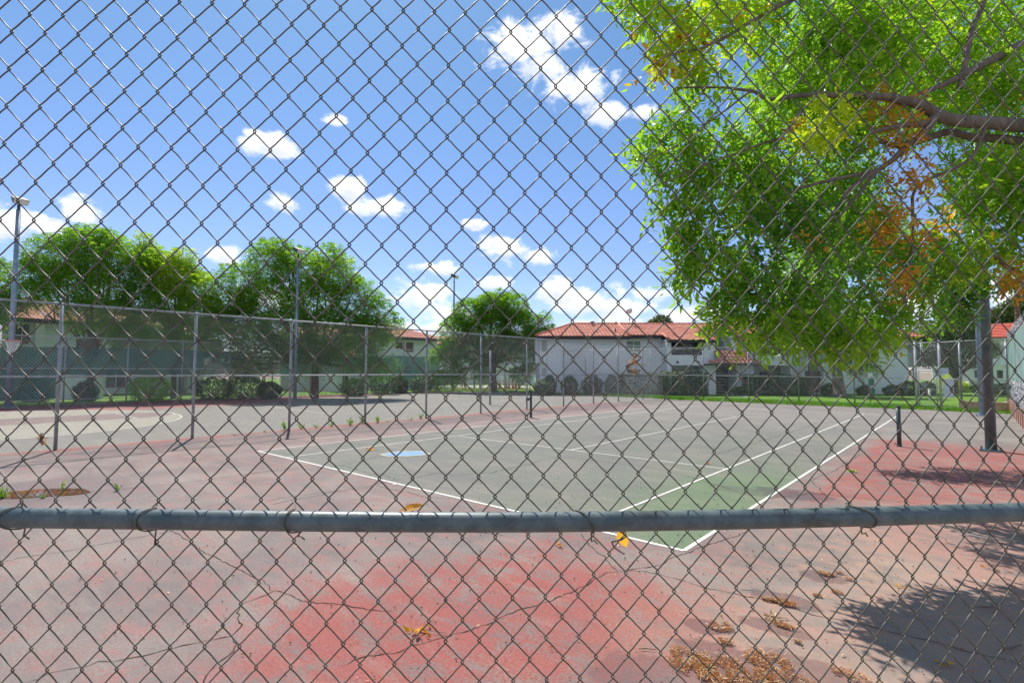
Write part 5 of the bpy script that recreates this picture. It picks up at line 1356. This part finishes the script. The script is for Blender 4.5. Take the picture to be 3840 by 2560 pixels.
# ---- right: red roofed building and low wing behind the fence
F4 = Face(at(3700, 1387, 54), at(3960, 1387, 50)); b4 = empty('apartment_building', (F4.p0[0], F4.p0[1], 0), F4.rz, 'building with a smooth bright red roof behind the light poles, at the right edge', 'building')
ez4 = F4.z(3760, 1266); hh = [(F4.x(3722), F4.x(3742), F4.z(3740, 1312), F4.z(3740, 1290)), (F4.x(3734), F4.x(3762), F4.z(3740, 1420), F4.z(3740, 1386)), (F4.x(3700), F4.x(3712), F4.z(3740, 1420), F4.z(3740, 1382))]
w_ = MB(); wall_grid(w_, 0, F4.L, 0, ez4, 0, .3, hh); w_.box(F4.x(3758), F4.x(3772), -.4, -.003, 2.6, ez4); w_.box(0, F4.L, 8, 8.3, 0, ez4); w_.build('wall', STUCCO, b4)
for h_ in hh: window(b4, *h_, .12, WHITEP, GLASS, 0)
m = MB(); m.box(0, F4.L, -.16, -.003, F4.z(3760, 1372), F4.z(3760, 1366)); m.build('trim_band', WHITEP, b4)
REDROOF = material('red_metal_roof', None, (.58, .13, .08), .6, 0, .10, 2)
m = MB(); z0 = ez4; zr = F4.z(3820, 1200)
for k in range(9):
    f0, f1 = k / 9, (k + 1) / 9; m.hexa([(-.8, -.9 + 5 * f0, z0 + (zr - z0) * f0 - .05), (F4.L, -.9 + 5 * f0, z0 + (zr - z0) * f0 - .05), (F4.L, -.9 + 5 * f1, z0 + (zr - z0) * f1 - .05), (-.8, -.9 + 5 * f1, z0 + (zr - z0) * f1 - .05), (-.8, -.9 + 5 * f0, z0 + (zr - z0) * f0 + .10), (F4.L, -.9 + 5 * f0, z0 + (zr - z0) * f0 + .10), (F4.L, -.9 + 5 * f1, z0 + (zr - z0) * f1 + .02), (-.8, -.9 + 5 * f1, z0 + (zr - z0) * f1 + .02)])
m.build('roof', REDROOF, b4)
m = MB(); m.add([(-.8, 4.1, zr - .02), (F4.L, 4.1, zr - .02), (F4.L, 9, z0), (-.8, 9, z0)], [(0, 1, 2, 3)]); m.build('roof', REDROOF, b4)
F5 = Face(at(3530, 1387, 58), at(3705, 1387, 56)); b5 = empty('apartment_building', (F5.p0[0], F5.p0[1], 0), F5.rz, 'low white building with teal window seen under the olive tree', 'building')
hh = [(F5.x(3652), F5.x(3673), F5.z(3660, 1418), F5.z(3660, 1385))]; w_ = MB(); wall_grid(w_, 0, F5.L, 0, F5.z(3600, 1366), 0, .3, hh); w_.box(0, F5.L, 6, 6.3, 0, 3); w_.build('wall', STUCCO, b5); window(b5, *hh[0], .1, WHITEP, TEALPAINT, 0)
tile_roof('roof', b5, (-.5, -.7, F5.z(3600, 1364)), (1, 0, 0), (0, .9, .42), F5.L * .55, lambda x: 2.0)
w_ = MB(); w_.box(F5.x(3645), F5.L + 1, -.02, 5, F5.z(3600, 1366), F5.z(3660, 1340)); w_.build('parapet', WHITEP, b5)
ac = at(3647, 1455, 50); a_o = empty('air_conditioner', (ac[0], ac[1], 0), -YAW - .3, 'white box air conditioner by the low building under the olive tree', 'air conditioner')
m = MB(); m.box(-.42, .42, -.35, .35, .12, 1.15); m.box(-.46, .46, -.39, .39, 1.15, 1.2); m.box(-.46, .46, -.39, .39, .05, .12); m.build('casing', WHITEP, a_o)
m = MB()
for k in range(8): m.box(-.36, .36, -.375, -.352, .25 + k * .1, .29 + k * .1)
m.build('grille', POST_GREY, a_o)

# ---- bushes and hedges
gb_ = 'round clipped bushes along the white block'
for i, (a_, b_, t_, lab) in enumerate([(2029, 2088, 1412, 'round clipped bush, leftmost in the row at the white block'), (2102, 2168, 1414, 'round clipped bush, second in the row from the left'), (2179, 2262, 1409, 'wide round clipped bush, third in the row from the left'), (2265, 2328, 1410, 'round clipped bush touching the left end of the tall hedge')]):
    c_ = at((a_ + b_) / 2, 1460, 43.5); w2 = (b_ - a_) / 2 / FPX * 43.5; bush('bush', c_, w2, w2 * .9, CAM[2] + (1387 - t_) / FPX * 43.5, lab, 3800, 50 + i, .35, 'bush', gb_)
def hedge(a_, b_, t_, d, lab, n, seed, fl, dep=.7):
    c_ = at((a_ + b_) / 2, 1460, d); w2 = (b_ - a_) / 2 / FPX * d; bush('hedge', c_, w2, dep, CAM[2] + (1387 - t_) / FPX * d, lab, n, seed, .45, 'hedge', None, None, .10, fl, True, -YAW)
hedge(2328, 2490, 1404, 43.8, 'long dark green hedge left of the balcony bay', 11000, 61, .012); hedge(2490, 2644, 1394, 43.0, 'tall square hedge with pale blossom on top, left of the stairs', 14000, 62, .18); hedge(2797, 3010, 1409, 43.4, 'dark hedge with a few pale blossoms, right of the stairs', 13000, 63, .03)
for i, (px, top, d, w2, lab, fl, tn) in enumerate([(2030, 1428, 42.8, .6, 'loose flowering bush at the left corner of the white block', .25, .5), (2780, 1452, 43, .65, 'low spreading shrub just right of the stair entrance', 0, .6), (3110, 1440, 42.6, .6, 'small dark bush left of the flared grey tree trunk', 0, .5), (3243, 1446, 43.2, .62, 'small bush behind the green bag dispenser', 0, .5), (3350, 1445, 43.2, .75, 'spreading bush before the middle of the blank wall', 0, .45), (3412, 1430, 43.2, .85, 'big dark round bush at the right end of the blank wall', 0, .35), (3478, 1432, 44, .6, 'bush seen through the gate', .1, .6),
    (3690, 1440, 47, .9, 'bush right of the white air conditioner', 0, .5), (3765, 1435, 45, 1.0, 'bush before the red roofed building at the right', .0, .5), (3560, 1405, 50, .9, 'bright green bush behind the two white signs', 0, .9), (3610, 1432, 50, .6, 'loose yellowish bush left of the air conditioner', .05, .9)]):
    c_ = at(px, 1460, d); bush('bush', c_, w2, w2 * .8, CAM[2] + (1387 - top) / FPX * d, lab, 2200, 80 + i, tn, 'bush', None, LEAF_FAR if tn > .8 else None, .11, fl)
for i, (px, top, d, w2, lab) in enumerate([(1010, 1440, 37, .9, 'dark bush under the largest tree by the far court edge'), (1440, 1412, 44, 1.5, 'dark round bush left of the greenish block'), (1500, 1415, 46, .8, 'bush close before the greenish block, partly behind a fence post'), (1580, 1412, 47, 1.1, 'reddish brown bush at the right corner of the greenish block'), (560, 1410, 34, 1.4, 'lit green bush behind the windscreen fence, right of the tall chimney foot'), (130, 1430, 33, 1.0, 'bush behind the windscreen near the tall light pole'), (320, 1440, 33.5, .8, 'leafy bush before the pale wall behind the windscreen'), (800, 1420, 36, 1.5, 'dark bush beneath the yellowish tree'), (920, 1415, 37, 1.6, 'dark broad bush beneath the largest tree'), (1330, 1425, 41, 1.2, 'dark bush right of the largest tree')]):
    c_ = at(px, 1470, d); bush('bush', c_, w2, w2 * .8, CAM[2] + (1387 - top) / FPX * d, lab, 2600, 120 + i, .5 if i != 3 else .7, 'bush', None, None if i != 4 else LEAF_FAR, .13)
# pale low wall glimpsed behind the windscreen
q0, q1 = at(228, 1450, 36), at(382, 1450, 36.5); F6 = Face(q0, q1); m = MB(); m.box(0, F6.L, 0, .2, 0, 1.5); m.box(-.1, F6.L + .1, -.05, .25, 1.5, 1.6)
o = m.build('garden_wall', BLOCKWALL); o.location = (q0[0], q0[1], 0); o.rotation_euler = (0, 0, F6.rz); tag(o, 'low pale block wall behind the windscreen, under the left trees', 'wall')

# ---- bag dispenser post with green bin
wp = at(3265, 1500, 33.5); ws = empty('bag_dispenser', (wp[0], wp[1], 0.02), -YAW, 'post with white notice, green bag dispenser and green bin on the lawn', 'bag dispenser')
s_ = 33.5 / FPX
MB().tube([(0, 0, 0), (0, 0, 1.95)], .03, 8).build('post', POST_GREY, ws, True)
GREENP = material('dark_green_plastic', None, (.015, .13, .075), .5, 0, .1)
m = MB(); m.box(-8 * s_, 9 * s_, -.05, -.03, 2.05 - 24 * s_, 2.05 - 8 * s_); m.build('notice', WHITEP, ws)
m = MB(); m.box(-8 * s_, -.5 * s_, -.15, -.02, 2.05 - 56 * s_, 2.05 - 31 * s_); m.box(1 * s_, 9 * s_, -.15, -.02, 2.05 - 56 * s_, 2.05 - 31 * s_); m.build('dispenser', GREENP, ws)
m = MB(); m.tube([(-.06, -.2, .25), (-.06, -.2, .75)], [.15, .17], 14); m.tube([(-.06, -.2, .75), (-.06, -.2, .82)], [.19, .16], 14); m.build('bin', GREENP, ws, True)
m = MB(); m.tube([(0, 0, 0), (0, 0, .75)], .07, 10); m.tube([(0, 0, .75), (0, 0, .82)], [.07, .02], 10)
o = m.build('stake', WHITEP, None, True); sp = at(3485, 1480, 36); o.location = (sp[0], sp[1], .02); tag(o, 'short white stake on the lawn behind the gate', 'stake')

# ---- playground
pg_ = at(1770, 1445, 58); pgo = empty('playground_climber', (pg_[0], pg_[1], 0), -YAW, 'playground climber with brown posts, green panels and beige slide', 'playground set'); s_ = 58 / FPX
PX_ = lambda px: (px - 1770) * s_; PZ_ = lambda py: CAM[2] + (1387 - py) * s_
PBROWN = material('brown_plastic_coating', None, (.09, .05, .035), .5, 0, .1); PGREEN = material('green_plastic', None, (.08, .25, .10), .5, 0, .1); PBEIGE = material('beige_plastic', None, (.50, .42, .28), .5, 0, .08)
for px, top, yy in ((1741, 1372, .8), (1749, 1378, -.4), (1775, 1372, .8), (1780, 1382, -.4), (1801, 1376, -.4), (1797, 1374, .8)): MB().tube([(PX_(px), yy, 0), (PX_(px), yy, PZ_(top))], .055, 10).build('post', PBROWN, pgo, True)
m = MB(); m.box(PX_(1741), PX_(1801), -.4, .8, PZ_(1416) - .1, PZ_(1416)); m.build('deck', PBROWN, pgo)
m = MB(); m.box(PX_(1780), PX_(1801), -.45, -.38, PZ_(1414), PZ_(1388)); m.tube([((PX_(1780) + PX_(1801)) / 2, -.45, PZ_(1388)), ((PX_(1780) + PX_(1801)) / 2, -.38, PZ_(1388))], .30, 18); m.build('arch_panel', PGREEN, pgo)
m = MB(); m.tube([(PX_(1736) + .45 * math.cos(a_), -.2, PZ_(1405) + .45 * math.sin(a_)) for a_ in np.linspace(0, math.pi, 12)], .12, 8); m.box(PX_(1727), PX_(1741), -.25, -.15, PZ_(1412), PZ_(1396)); m.build('green_hood', PGREEN, pgo)
m = MB(); m.tube([(PX_(1760) + .42 * math.cos(a_), -.42, PZ_(1400) + .42 * math.sin(a_)) for a_ in np.linspace(0, math.pi, 12)], .07, 8); m.tube([(PX_(1768), -.42, PZ_(1420)), (PX_(1768), -.42, PZ_(1398))], .06, 8); m.build('beige_arch', PBEIGE, pgo, True)
m = MB(); sp_l = [(PX_(1765 - 36 * f), -.5 - .5 * f, .25 + (PZ_(1416) - .25) * (1 - f) ** 1.3) for f in np.linspace(0, 1, 9)]
for a_, b_ in zip(sp_l[:-1], sp_l[1:]):
    a_, b_ = np.array(a_), np.array(b_); w2 = np.array((0, .28, 0)); m.add([a_ - w2, b_ - w2, b_ + w2, a_ + w2], [(0, 1, 2, 3)]); u2 = np.array((0, 0, .16))
    for sg in (-1, 1): m.tube([a_ + sg * w2 + u2 * .5, b_ + sg * w2 + u2 * .5], .07, 6)
m.build('slide', PBEIGE, pgo)
for k in range(5):
    m = MB(); m.box(PX_(1762), PX_(1774), -.95 + k * .12, -.8 + k * .12, .2 + k * .24, .24 + k * .24); m.build('ladder_rung', PGREEN, pgo)
m = MB(); m.tube([(PX_(1801), -.4, PZ_(1415)), (PX_(1795), -.8, PZ_(1422)), (PX_(1798), -1.0, PZ_(1436))], .08, 8); m.build('climbing_handle', PBEIGE, pgo, True)
fp = at(1708, 1445, 64); fo = empty('railing', (fp[0], fp[1], 0), -YAW, 'dark iron railing up on the playground deck side, left of the climber', 'railing'); s2 = 64 / FPX
m = MB()
for k in range(15): m.box(k * .092, k * .092 + .02, 0, .02, CAM[2] - (1402 - 1387) * s2, CAM[2] + (1387 - 1372) * s2)
m.box(0, 1.32, -.01, .03, CAM[2] + (1387 - 1373) * s2, CAM[2] + (1387 - 1371) * s2); m.box(0, 1.32, -.01, .03, CAM[2] - (1403 - 1387) * s2, CAM[2] - (1401 - 1387) * s2); m.build('bars', IRON, fo)
m = MB(); m.box(1.0, 1.12, -.05, .07, 0, CAM[2] + (1387 - 1374) * s2); m.box(-.05, .03, -.05, .07, 0, CAM[2] - 10 * s2); m.build('post', IRON, fo)
bp = at(1868, 1452, 56); bo = empty('basketball_board_stand', (bp[0], bp[1], 0), -YAW, 'grey panel on a frame right of the thick tree trunk, by the cones', 'board'); s2 = 56 / FPX
m = MB(); m.hexa([(-.45, 0, 2.05 - 9 * s2), (.42, 0, 2.05 - 9 * s2), (.42, .05, 2.05 - 9 * s2), (-.45, .05, 2.05 - 9 * s2), (-.42, 0, 2.05 + 2 * s2), (.55, 0, 2.05 + 2 * s2), (.55, .05, 2.05 + 2 * s2), (-.42, .05, 2.05 + 2 * s2)]); m.build('panel', material('grey_blue_panel', None, (.33, .38, .48), .5, 0, .1), bo)
m = MB(); m.tube([(-.1, .08, 0), (-.1, .08, 2.05)], .04, 8); m.tube([(.65, .1, 0), (.65, .1, 2.5)], .05, 8); m.tube([(-.1, .08, .9), (.65, .1, .9)], .035, 8); m.build('stand', POST_GREY, bo, True)
# striped marker cones
ORG = material('orange_cone_plastic', None, (.55, .055, .025), .6, 0, .1)
def cone():
    o_ = empty('marker_cone', (0, 0, 0), 0, 'tall orange and white striped marker cone before the garage wing', 'cone', 'row of marker cones behind the court')
    m_ = MB(); m_.tube([(0, 0, .06), (0, 0, 1.0), (0, 0, 1.12)], [.16, .07, .05], 12); m_.box(-.22, .22, -.22, .22, 0, .06); m_.build('cone_body', ORG, o_, True)
    for z in (.35, .62, .86): q_ = MB(); q_.tube([(0, 0, z), (0, 0, z + .09)], [.16 - .09 * z + .006, .16 - .09 * (z + .09) + .006], 12); q_.build('white_band', WHITEP, o_, True)
    return o_
cn = cone()
for i, px in enumerate((1873, 1898, 1909, 1923, 1934, 1947)):
    q = at(px, 1452, 57.5); o = cn if i == 0 else copy_tree(cn); o.location = (q[0], q[1], 0)
YEL = material('yellow_kerb_paint', None, (.62, .42, .06), .7, 0, .12)
m = MB(); q0, q1 = at(1702, 1452, 55), at(1990, 1452, 55); F7 = Face(q0, q1); m.box(0, F7.L, 0, .2, 0, .14); o = m.build('kerb', YEL); o.location = (q0[0], q0[1], 0); o.rotation_euler = (0, 0, F7.rz); tag(o, kind='structure')

# ------------------------------------------------------------------ grass, weeds, litter
r3 = np.random.default_rng(99)
def blades(P, h, lean=.35, wd=.012, tint=.5):
    n = len(P); H_ = (h * r3.uniform(.5, 1.3, n))[:, None]; a_ = r3.uniform(0, 6.28, n); W_ = np.stack([np.cos(a_), np.sin(a_), a_ * 0], 1) * wd; l_ = np.concatenate([r3.normal(size=(n, 2)) * lean, np.ones((n, 1))], 1)
    V = np.stack([P - W_, P + W_, P + l_ * H_ * .55 + W_ * .6, P + l_ * H_ * .55 - W_ * .6, P + l_ * H_ * np.array((1.35, 1.35, 1))], 1).reshape(-1, 3); i = (np.arange(n) * 5)[:, None]
    F = np.concatenate([i + np.array([[0, 1, 2]]), i + np.array([[0, 2, 3]]), i + np.array([[3, 2, 4]])], 1).reshape(-1, 3); return V, F, np.repeat(np.clip(tint + r3.normal(size=n) * .22, 0, 1), 5)
GP = []; hs_ = []
for (a_, b_) in zip(E2[:-1], E2[1:]):
    if a_[1] < -4 or a_[0] > 4.4: continue
    d = np.array(b_) - np.array(a_); n_ = np.array((-d[1], d[0])) / (np.linalg.norm(d) + 1e-9)
    k = 110 if a_[1] > 26 else 26
    tuft = .5 + .8 * abs(math.sin(a_[0] * .9) * math.cos(a_[0] * 2.3 + a_[1]))
    f = r3.random(k); off = r3.exponential(.5, k) - .04
    GP.append(np.stack([a_[0] + d[0] * f + n_[0] * off, a_[1] + d[1] * f + n_[1] * off, np.full(k, .02)], 1)); hs_.append(np.full(k, .11 + .12 * tuft) * np.where(off < .35, 1.0, .6))
n = 30000; GP.append(np.stack([r3.uniform(-30, 4, n), r3.uniform(30.2, 33.5, n), np.full(n, .02)], 1)); hs_.append(np.full(n, .09))
GPa = np.concatenate(GP); ha = np.concatenate(hs_)
V, F, T = blades(GPa, ha, .4, .012, .45); tag(np_mesh('grass', V, F, GRASS, None, T), 'ragged bright green grass growing along the lawn edge', 'grass', kind='stuff')

def weed(x, y, h, n, lab, group=None, flower=False, seed=0, spread=.12):
    o_ = empty('weed', (x, y, 0), 0, lab, 'weed', group); rr = random.Random(seed); m_ = MB(); P = []
    for i in range(n):
        a_ = rr.uniform(0, 6.28); L_ = h * rr.uniform(.5, 1.1); q = [np.array((0, 0, 0.)), np.array((math.cos(a_) * spread * .5, math.sin(a_) * spread * .5, L_ * .6)), np.array((math.cos(a_) * spread, math.sin(a_) * spread, L_))]
        m_.tube(q, [.004, .003, .0015], 4, False)
        for f in np.linspace(.15, 1, 9): P.append(q[0] + (q[1] - q[0]) * min(1, f * 2) if f < .5 else q[1] + (q[2] - q[1]) * (f * 2 - 1))
    m_.build('stems', GRASS, o_); P = np.repeat(np.array(P), 3, 0); V, F, T = simple_leaves(P, r3, h * .22, .22, np.full(len(P), .45), .2, .0); np_mesh('leaves', V, F, LEAF_FAR, o_, T); return o_
for i, (px, py, h) in enumerate([(1068, 1612, .5), (1130, 1609, .32), (1187, 1604, .22), (1242, 1600, .34), (1312, 1595, .48), (1360, 1588, .42), (1417, 1586, .40), (1455, 1582, .15), (1538, 1577, .22), (1578, 1570, .40), (1000, 1621, .12), (880, 1632, .10)]):
    g = G(px, py); weed(g[0], g[1], h * .62, 5, 'small ragged green weed growing at the foot of the dividing fence', 'weeds along the foot of the dividing fence', seed=i)
g = G(232, 1835); weed(g[0], g[1], .22, 1, 'thin single weed standing in the muddy puddle', seed=31, spread=.05); g = G(160, 1868); weed(g[0], g[1], .07, 8, 'small green sprout at the near rim of the puddle', seed=32, spread=.06); g = G(12, 1868); weed(g[0], g[1], .16, 12, 'green tuft at the left end of the puddle', seed=33)
g = G(440, 1840); weed(g[0], g[1], .13, 5, 'little dry grey weed in a crack right of the puddle', seed=34, spread=.06)

# needle and seed litter lying in the stains
NEEDLE = leaf_material('dry_litter', [(0, (.16, .045, .008)), (.5, (.38, .120, .012)), (.8, (.50, .20, .035)), (1, (.62, .50, .30))], .1)
def litter(name, spots, n, L, wd, lab, tint=.4, scatter=None, z=.012):
    P = []
    for (px, py, rx, ry, k) in spots:
        g = G(px, py); a_ = r3.uniform(0, 6.28, k); rad = np.sqrt(r3.random(k)); x = g[0] + rx * rad * np.cos(a_); y = g[1] + ry * rad * np.sin(a_)
        kp = (np.sin(x * 23) * np.cos(y * 19) + np.sin(x * 51 + y * 37) * .6) > -.55 - .4 * (1 - rad); P.append(np.stack([x[kp], y[kp], z + r3.random(kp.sum()) * .012], 1))
    P = np.concatenate(P); n = len(P); D = r3.normal(size=(n, 3)) * np.array((1, 1, .12)); D = unit(D); W_ = unit(np.cross(D, np.array((0, 0, 1.0)) + r3.normal(size=(n, 3)) * .3)); Lx = (L * r3.uniform(.4, 1.4, n))[:, None]; w_ = Lx * wd
    V = np.stack([P, P + D * Lx * .5 + W_ * w_, P + D * Lx, P + D * Lx * .5 - W_ * w_ ], 1).reshape(-1, 3); V[:, 2] = np.maximum(V[:, 2], .0115); i = (np.arange(n) * 4)[:, None]
    F = np.concatenate([i + np.array([[0, 1, 2]]), i + np.array([[0, 2, 3]])], 1).reshape(-1, 3)
    tag(np_mesh(name, V, F, NEEDLE, None, np.repeat(np.clip(tint + r3.normal(size=n) * .2, 0, 1), 4)), lab, 'litter', kind='stuff')
LS = [(2740, 2530, .34, .20, 8000), (2880, 2480, .16, .12, 2200), (2610, 2500, .20, .14, 3200), (2960, 2560, .22, .12, 1800), (2560, 2450, .10, .08, 700), (2700, 2350, .10, .09, 1300), (2720, 2410, .06, .04, 500), (2940, 2262, .11, .07, 1800), (2880, 2250, .06, .04, 600), (3130, 2222, .07, .04, 600), (3060, 2235, .05, .03, 350), (3100, 2155, .07, .06, 900), (3145, 2150, .04, .02, 250), (3185, 2175, .035, .02, 200), (2940, 2350, .08, .04, 700), (2970, 1847, .14, .10, 250), (3190, 2535, .12, .06, 700), (2990, 2410, .03, .02, 200)]
litter('needle_litter', LS, 0, .013, .17, 'orange brown seed and needle litter heaped in the damp stains at lower right', .38)
litter('needle_litter', [(a_, b_, c_ * 1.1, d_ * 1.1, int(e_ * .05)) for a_, b_, c_, d_, e_ in LS], 0, .040, .045, 'longer pale dry needles lying on top of the orange litter', .92, z=.02)
def scatter(n, xr, yr, L, wd, tint, name, lab):
    P = np.stack([r3.uniform(*xr, n), r3.uniform(*yr, n), np.full(n, .013)], 1); D = unit(r3.normal(size=(n, 3)) * np.array((1, 1, .06))); W_ = unit(np.cross(D, np.array((0, 0, 1.0)))); Lx = (L * r3.uniform(.3, 1.5, n))[:, None]; w_ = Lx * wd; up_ = np.array((0, 0, .006))
    V = np.stack([P, P + D * Lx * .5 + W_ * w_ + up_, P + D * Lx, P + D * Lx * .5 - W_ * w_], 1).reshape(-1, 3); V[:, 2] = np.maximum(V[:, 2], .012); i = (np.arange(n) * 4)[:, None]
    F = np.concatenate([i + np.array([[0, 1, 2]]), i + np.array([[0, 2, 3]])], 1).reshape(-1, 3)
    tag(np_mesh(name, V, F, NEEDLE, None, np.repeat(np.clip(tint + r3.normal(size=n) * .3, 0, 1), 4)), lab, 'litter', kind='stuff')
scatter(900, (-1.5, 3.2), (-4.5, 2.5), .030, .07, .85, 'twig_litter', 'scattered pale twigs and needles on the red surround near the fence')
scatter(500, (-6, 3.5), (-5, 12), .04, .12, .6, 'twig_litter', 'thinly scattered bits of dry leaf across the near court')
CRUMB = material('dark_crumb', None, (.05, .04, .03), .9, 0, .2)
m = MB()
for i in range(420):
    x = random.uniform(-4.5, 3.2); y = random.uniform(-5, 3); s_ = random.uniform(.002, .006); m.box(x - s_, x + s_ * 1.3, y - s_, y + s_, .010, .010 + s_ * 1.3)
tag(m.build('crumb_litter', CRUMB), 'tiny dark crumbs scattered over the near paving', 'litter', kind='stuff')

def dry_sprig(name, loc, L, n, lab, cat, mat=LEAF_NEAR, tint=.93, rz=0, flat=True, leaf=.05, stem=True, seed=0, hang=False):
    o_ = empty(name, loc, rz, lab, cat); rq = np.random.default_rng(seed); m_ = MB()
    Pst = [(L * f, .02 * math.sin(f * 5) * L * 3, .012 + .01 * math.sin(f * 3)) for f in np.linspace(0, 1, 6)] if not hang else [(.02 * math.sin(f * 7), 0, -L * f) for f in np.linspace(0, 1, 6)]
    m_.tube(Pst, .0022, 5)
    if not hang:
        m_.tube([Pst[2], (L * .55, .06, .014)], .0016, 4); m_.tube([Pst[3], (L * .8, -.05, .014)], .0016, 4)
    m_.build('stem', BARK, o_)
    f = rq.random(n) * (.55 if not hang else 1); P = np.array([[L * q, 0, .02] if not hang else [0, 0, -L * q] for q in f]) + rq.normal(size=(n, 3)) * np.array((.02, .03, .008) if not hang else (.0035, .0035, .003))
    D = unit(rq.normal(size=(n, 3)) * np.array((1, 1, .45 if not hang else 1))); W_ = unit(np.cross(D, rq.normal(size=(n, 3)) + np.array((0, 0, 1)))); Lx = rq.uniform(leaf * .6, leaf * 1.3, n)
    V, F = leaves_np(P, D, W_, Lx, Lx * (.12 if hang else .26), .5, .45)
    if not hang: V[:, 2] = np.maximum(V[:, 2], .0115)
    np_mesh('leaves', V, F, mat, o_, np.repeat(np.clip(tint + rq.normal(size=n) * .03, 0, 1), 8)); return o_
g = G(1545, 2375); dry_sprig('dry_leaf_sprig', (g[0], g[1], 0), .27, 14, 'twig with curled orange brown leaves on the red paint at lower centre', 'dry leaves', rz=.72, leaf=.065, seed=1)
g = G(2085, 2048); dry_sprig('dry_leaf_sprig', (g[0], g[1], 0), .12, 8, 'small curled orange leaf cluster on the red paint just below the rail', 'dry leaves', rz=.6, leaf=.055, seed=2)
g = G(2905, 2325); dry_sprig('blossom_cluster', (g[0] - .05, g[1] - .03, 0), .16, 46, 'fallen clump of greenish yellow blossom between the orange litter heaps', 'blossom', tint=.92, mat=NEEDLE, rz=.7, leaf=.030, seed=3)
g = G(3180, 1768); dry_sprig('leaf_sprig', (g[0], g[1], 0), .2, 12, 'small fresh green sprig lying on the red paint above the rail', 'leaves', tint=.55, rz=.2, leaf=.09, seed=4)
g = G(2652, 1740); dry_sprig('dry_leaf_sprig', (g[0], g[1], 0), .16, 9, 'small brown leaf cluster lying inside the court', 'dry leaves', rz=.6, leaf=.06, seed=5, tint=.98)
g = G(1378, 1690); dry_sprig('dry_leaf_sprig', (g[0], g[1], 0), .3, 12, 'orange brown sprig standing left of the blue patch', 'dry leaves', rz=1.0, leaf=.1, seed=6, tint=.92)
g = G(3350, 2200); dry_sprig('dry_leaf_sprig', (g[0], g[1], 0), .22, 5, 'pale stalk with a yellow leaf beside the tree shadow', 'dry leaves', rz=.3, leaf=.05, seed=7, tint=.88)
g = G(3510, 2492); dry_sprig('dry_leaf_sprig', (g[0], g[1], 0), .1, 5, 'lone orange leaf lying in the tree shadow at lower right', 'dry leaves', rz=.3, leaf=.045, seed=8, tint=.9)
g = G(3712, 2140); dry_sprig('dry_leaf_sprig', (g[0], g[1], 0), .08, 4, 'small dark red leaf at the edge of the right shadow below the rail', 'dry leaves', rz=.3, leaf=.05, seed=9, tint=1)
def stick(px0, py0, px1, py1, r, lab):
    a_, b_ = G(px0, py0), G(px1, py1); mid = (a_ + b_) / 2 + np.array((random.uniform(-.02, .02), random.uniform(-.02, .02), 0)); z_ = np.array((0, 0, .012 + r))
    tag(MB().tube([a_ + z_, (a_ + mid) / 2 + z_, mid + z_, b_ + z_], [r * .7, r, r, r * .5], 6).build('stick', BARK, None, True), lab, 'stick')
stick(3660, 2280, 3760, 2283, .006, 'thin curved stick in the shadow right of centre'); stick(3750, 2445, 3832, 2425, .008, 'longest grey stick at the lower right edge'); stick(2395, 2440, 2460, 2442, .004, 'short brown stick left of the largest litter heap'); stick(3380, 2220, 3470, 2260, .003, 'pale straight stick left of the tree shadow'); stick(1395, 2470, 1435, 2440, .003, 'short pale stick on the red paint at the bottom'); stick(2775, 2215, 2825, 2220, .003, 'tiny dark stick above the litter heaps')
# leaves caught on the near fence
p_ = at(2320, 1985, 1.165); o = dry_sprig('orange_leaf', p_, .05, 1, 'single orange yellow leaf hanging just under the rail', 'leaf', hang=True, leaf=.02, seed=11)
rq = np.array([[0, 0, 0.]]); V, F = leaves_np(np.array([p_ * 0]), unit(np.array([-CU + CR * .45])), unit(np.array([CR + CU * .3])), np.array([.045]), np.array([.013]), .2, .1); np_mesh('leaves', V, F, LEAF_NEAR, o, np.full(8, .905))
p_ = at(1545, 1915, 1.15); o = dry_sprig('curled_leaf', p_, .03, 1, 'curled brown orange leaf resting on top of the rail', 'leaf', hang=True, leaf=.015, seed=12)
V, F = leaves_np(np.array([-CR * .028 + CU * .0]), unit(np.array([CR + CU * .12])), unit(np.array([CU * .6 + CW])), np.array([.058]), np.array([.011]), .4, -.15); np_mesh('leaves', V, F, LEAF_NEAR, o, np.full(8, .92))
p_ = at(2375, 1325, 1.135); dry_sprig('dry_flower_string', p_, .045, 26, 'dry reddish brown flower string caught on the mesh before the white block', 'dry flowers', hang=True, leaf=.010, seed=13, tint=1.0)
p_ = at(158, 1625, 1.15); dry_sprig('dry_flower_string', p_, .022, 20, 'small dry brown tuft caught on the mesh at the left', 'dry flowers', hang=True, leaf=.009, seed=14, tint=1.0)
print('objects', len(bpy.data.objects), 'verts', sum(len(m_.vertices) for m_ in bpy.data.meshes))
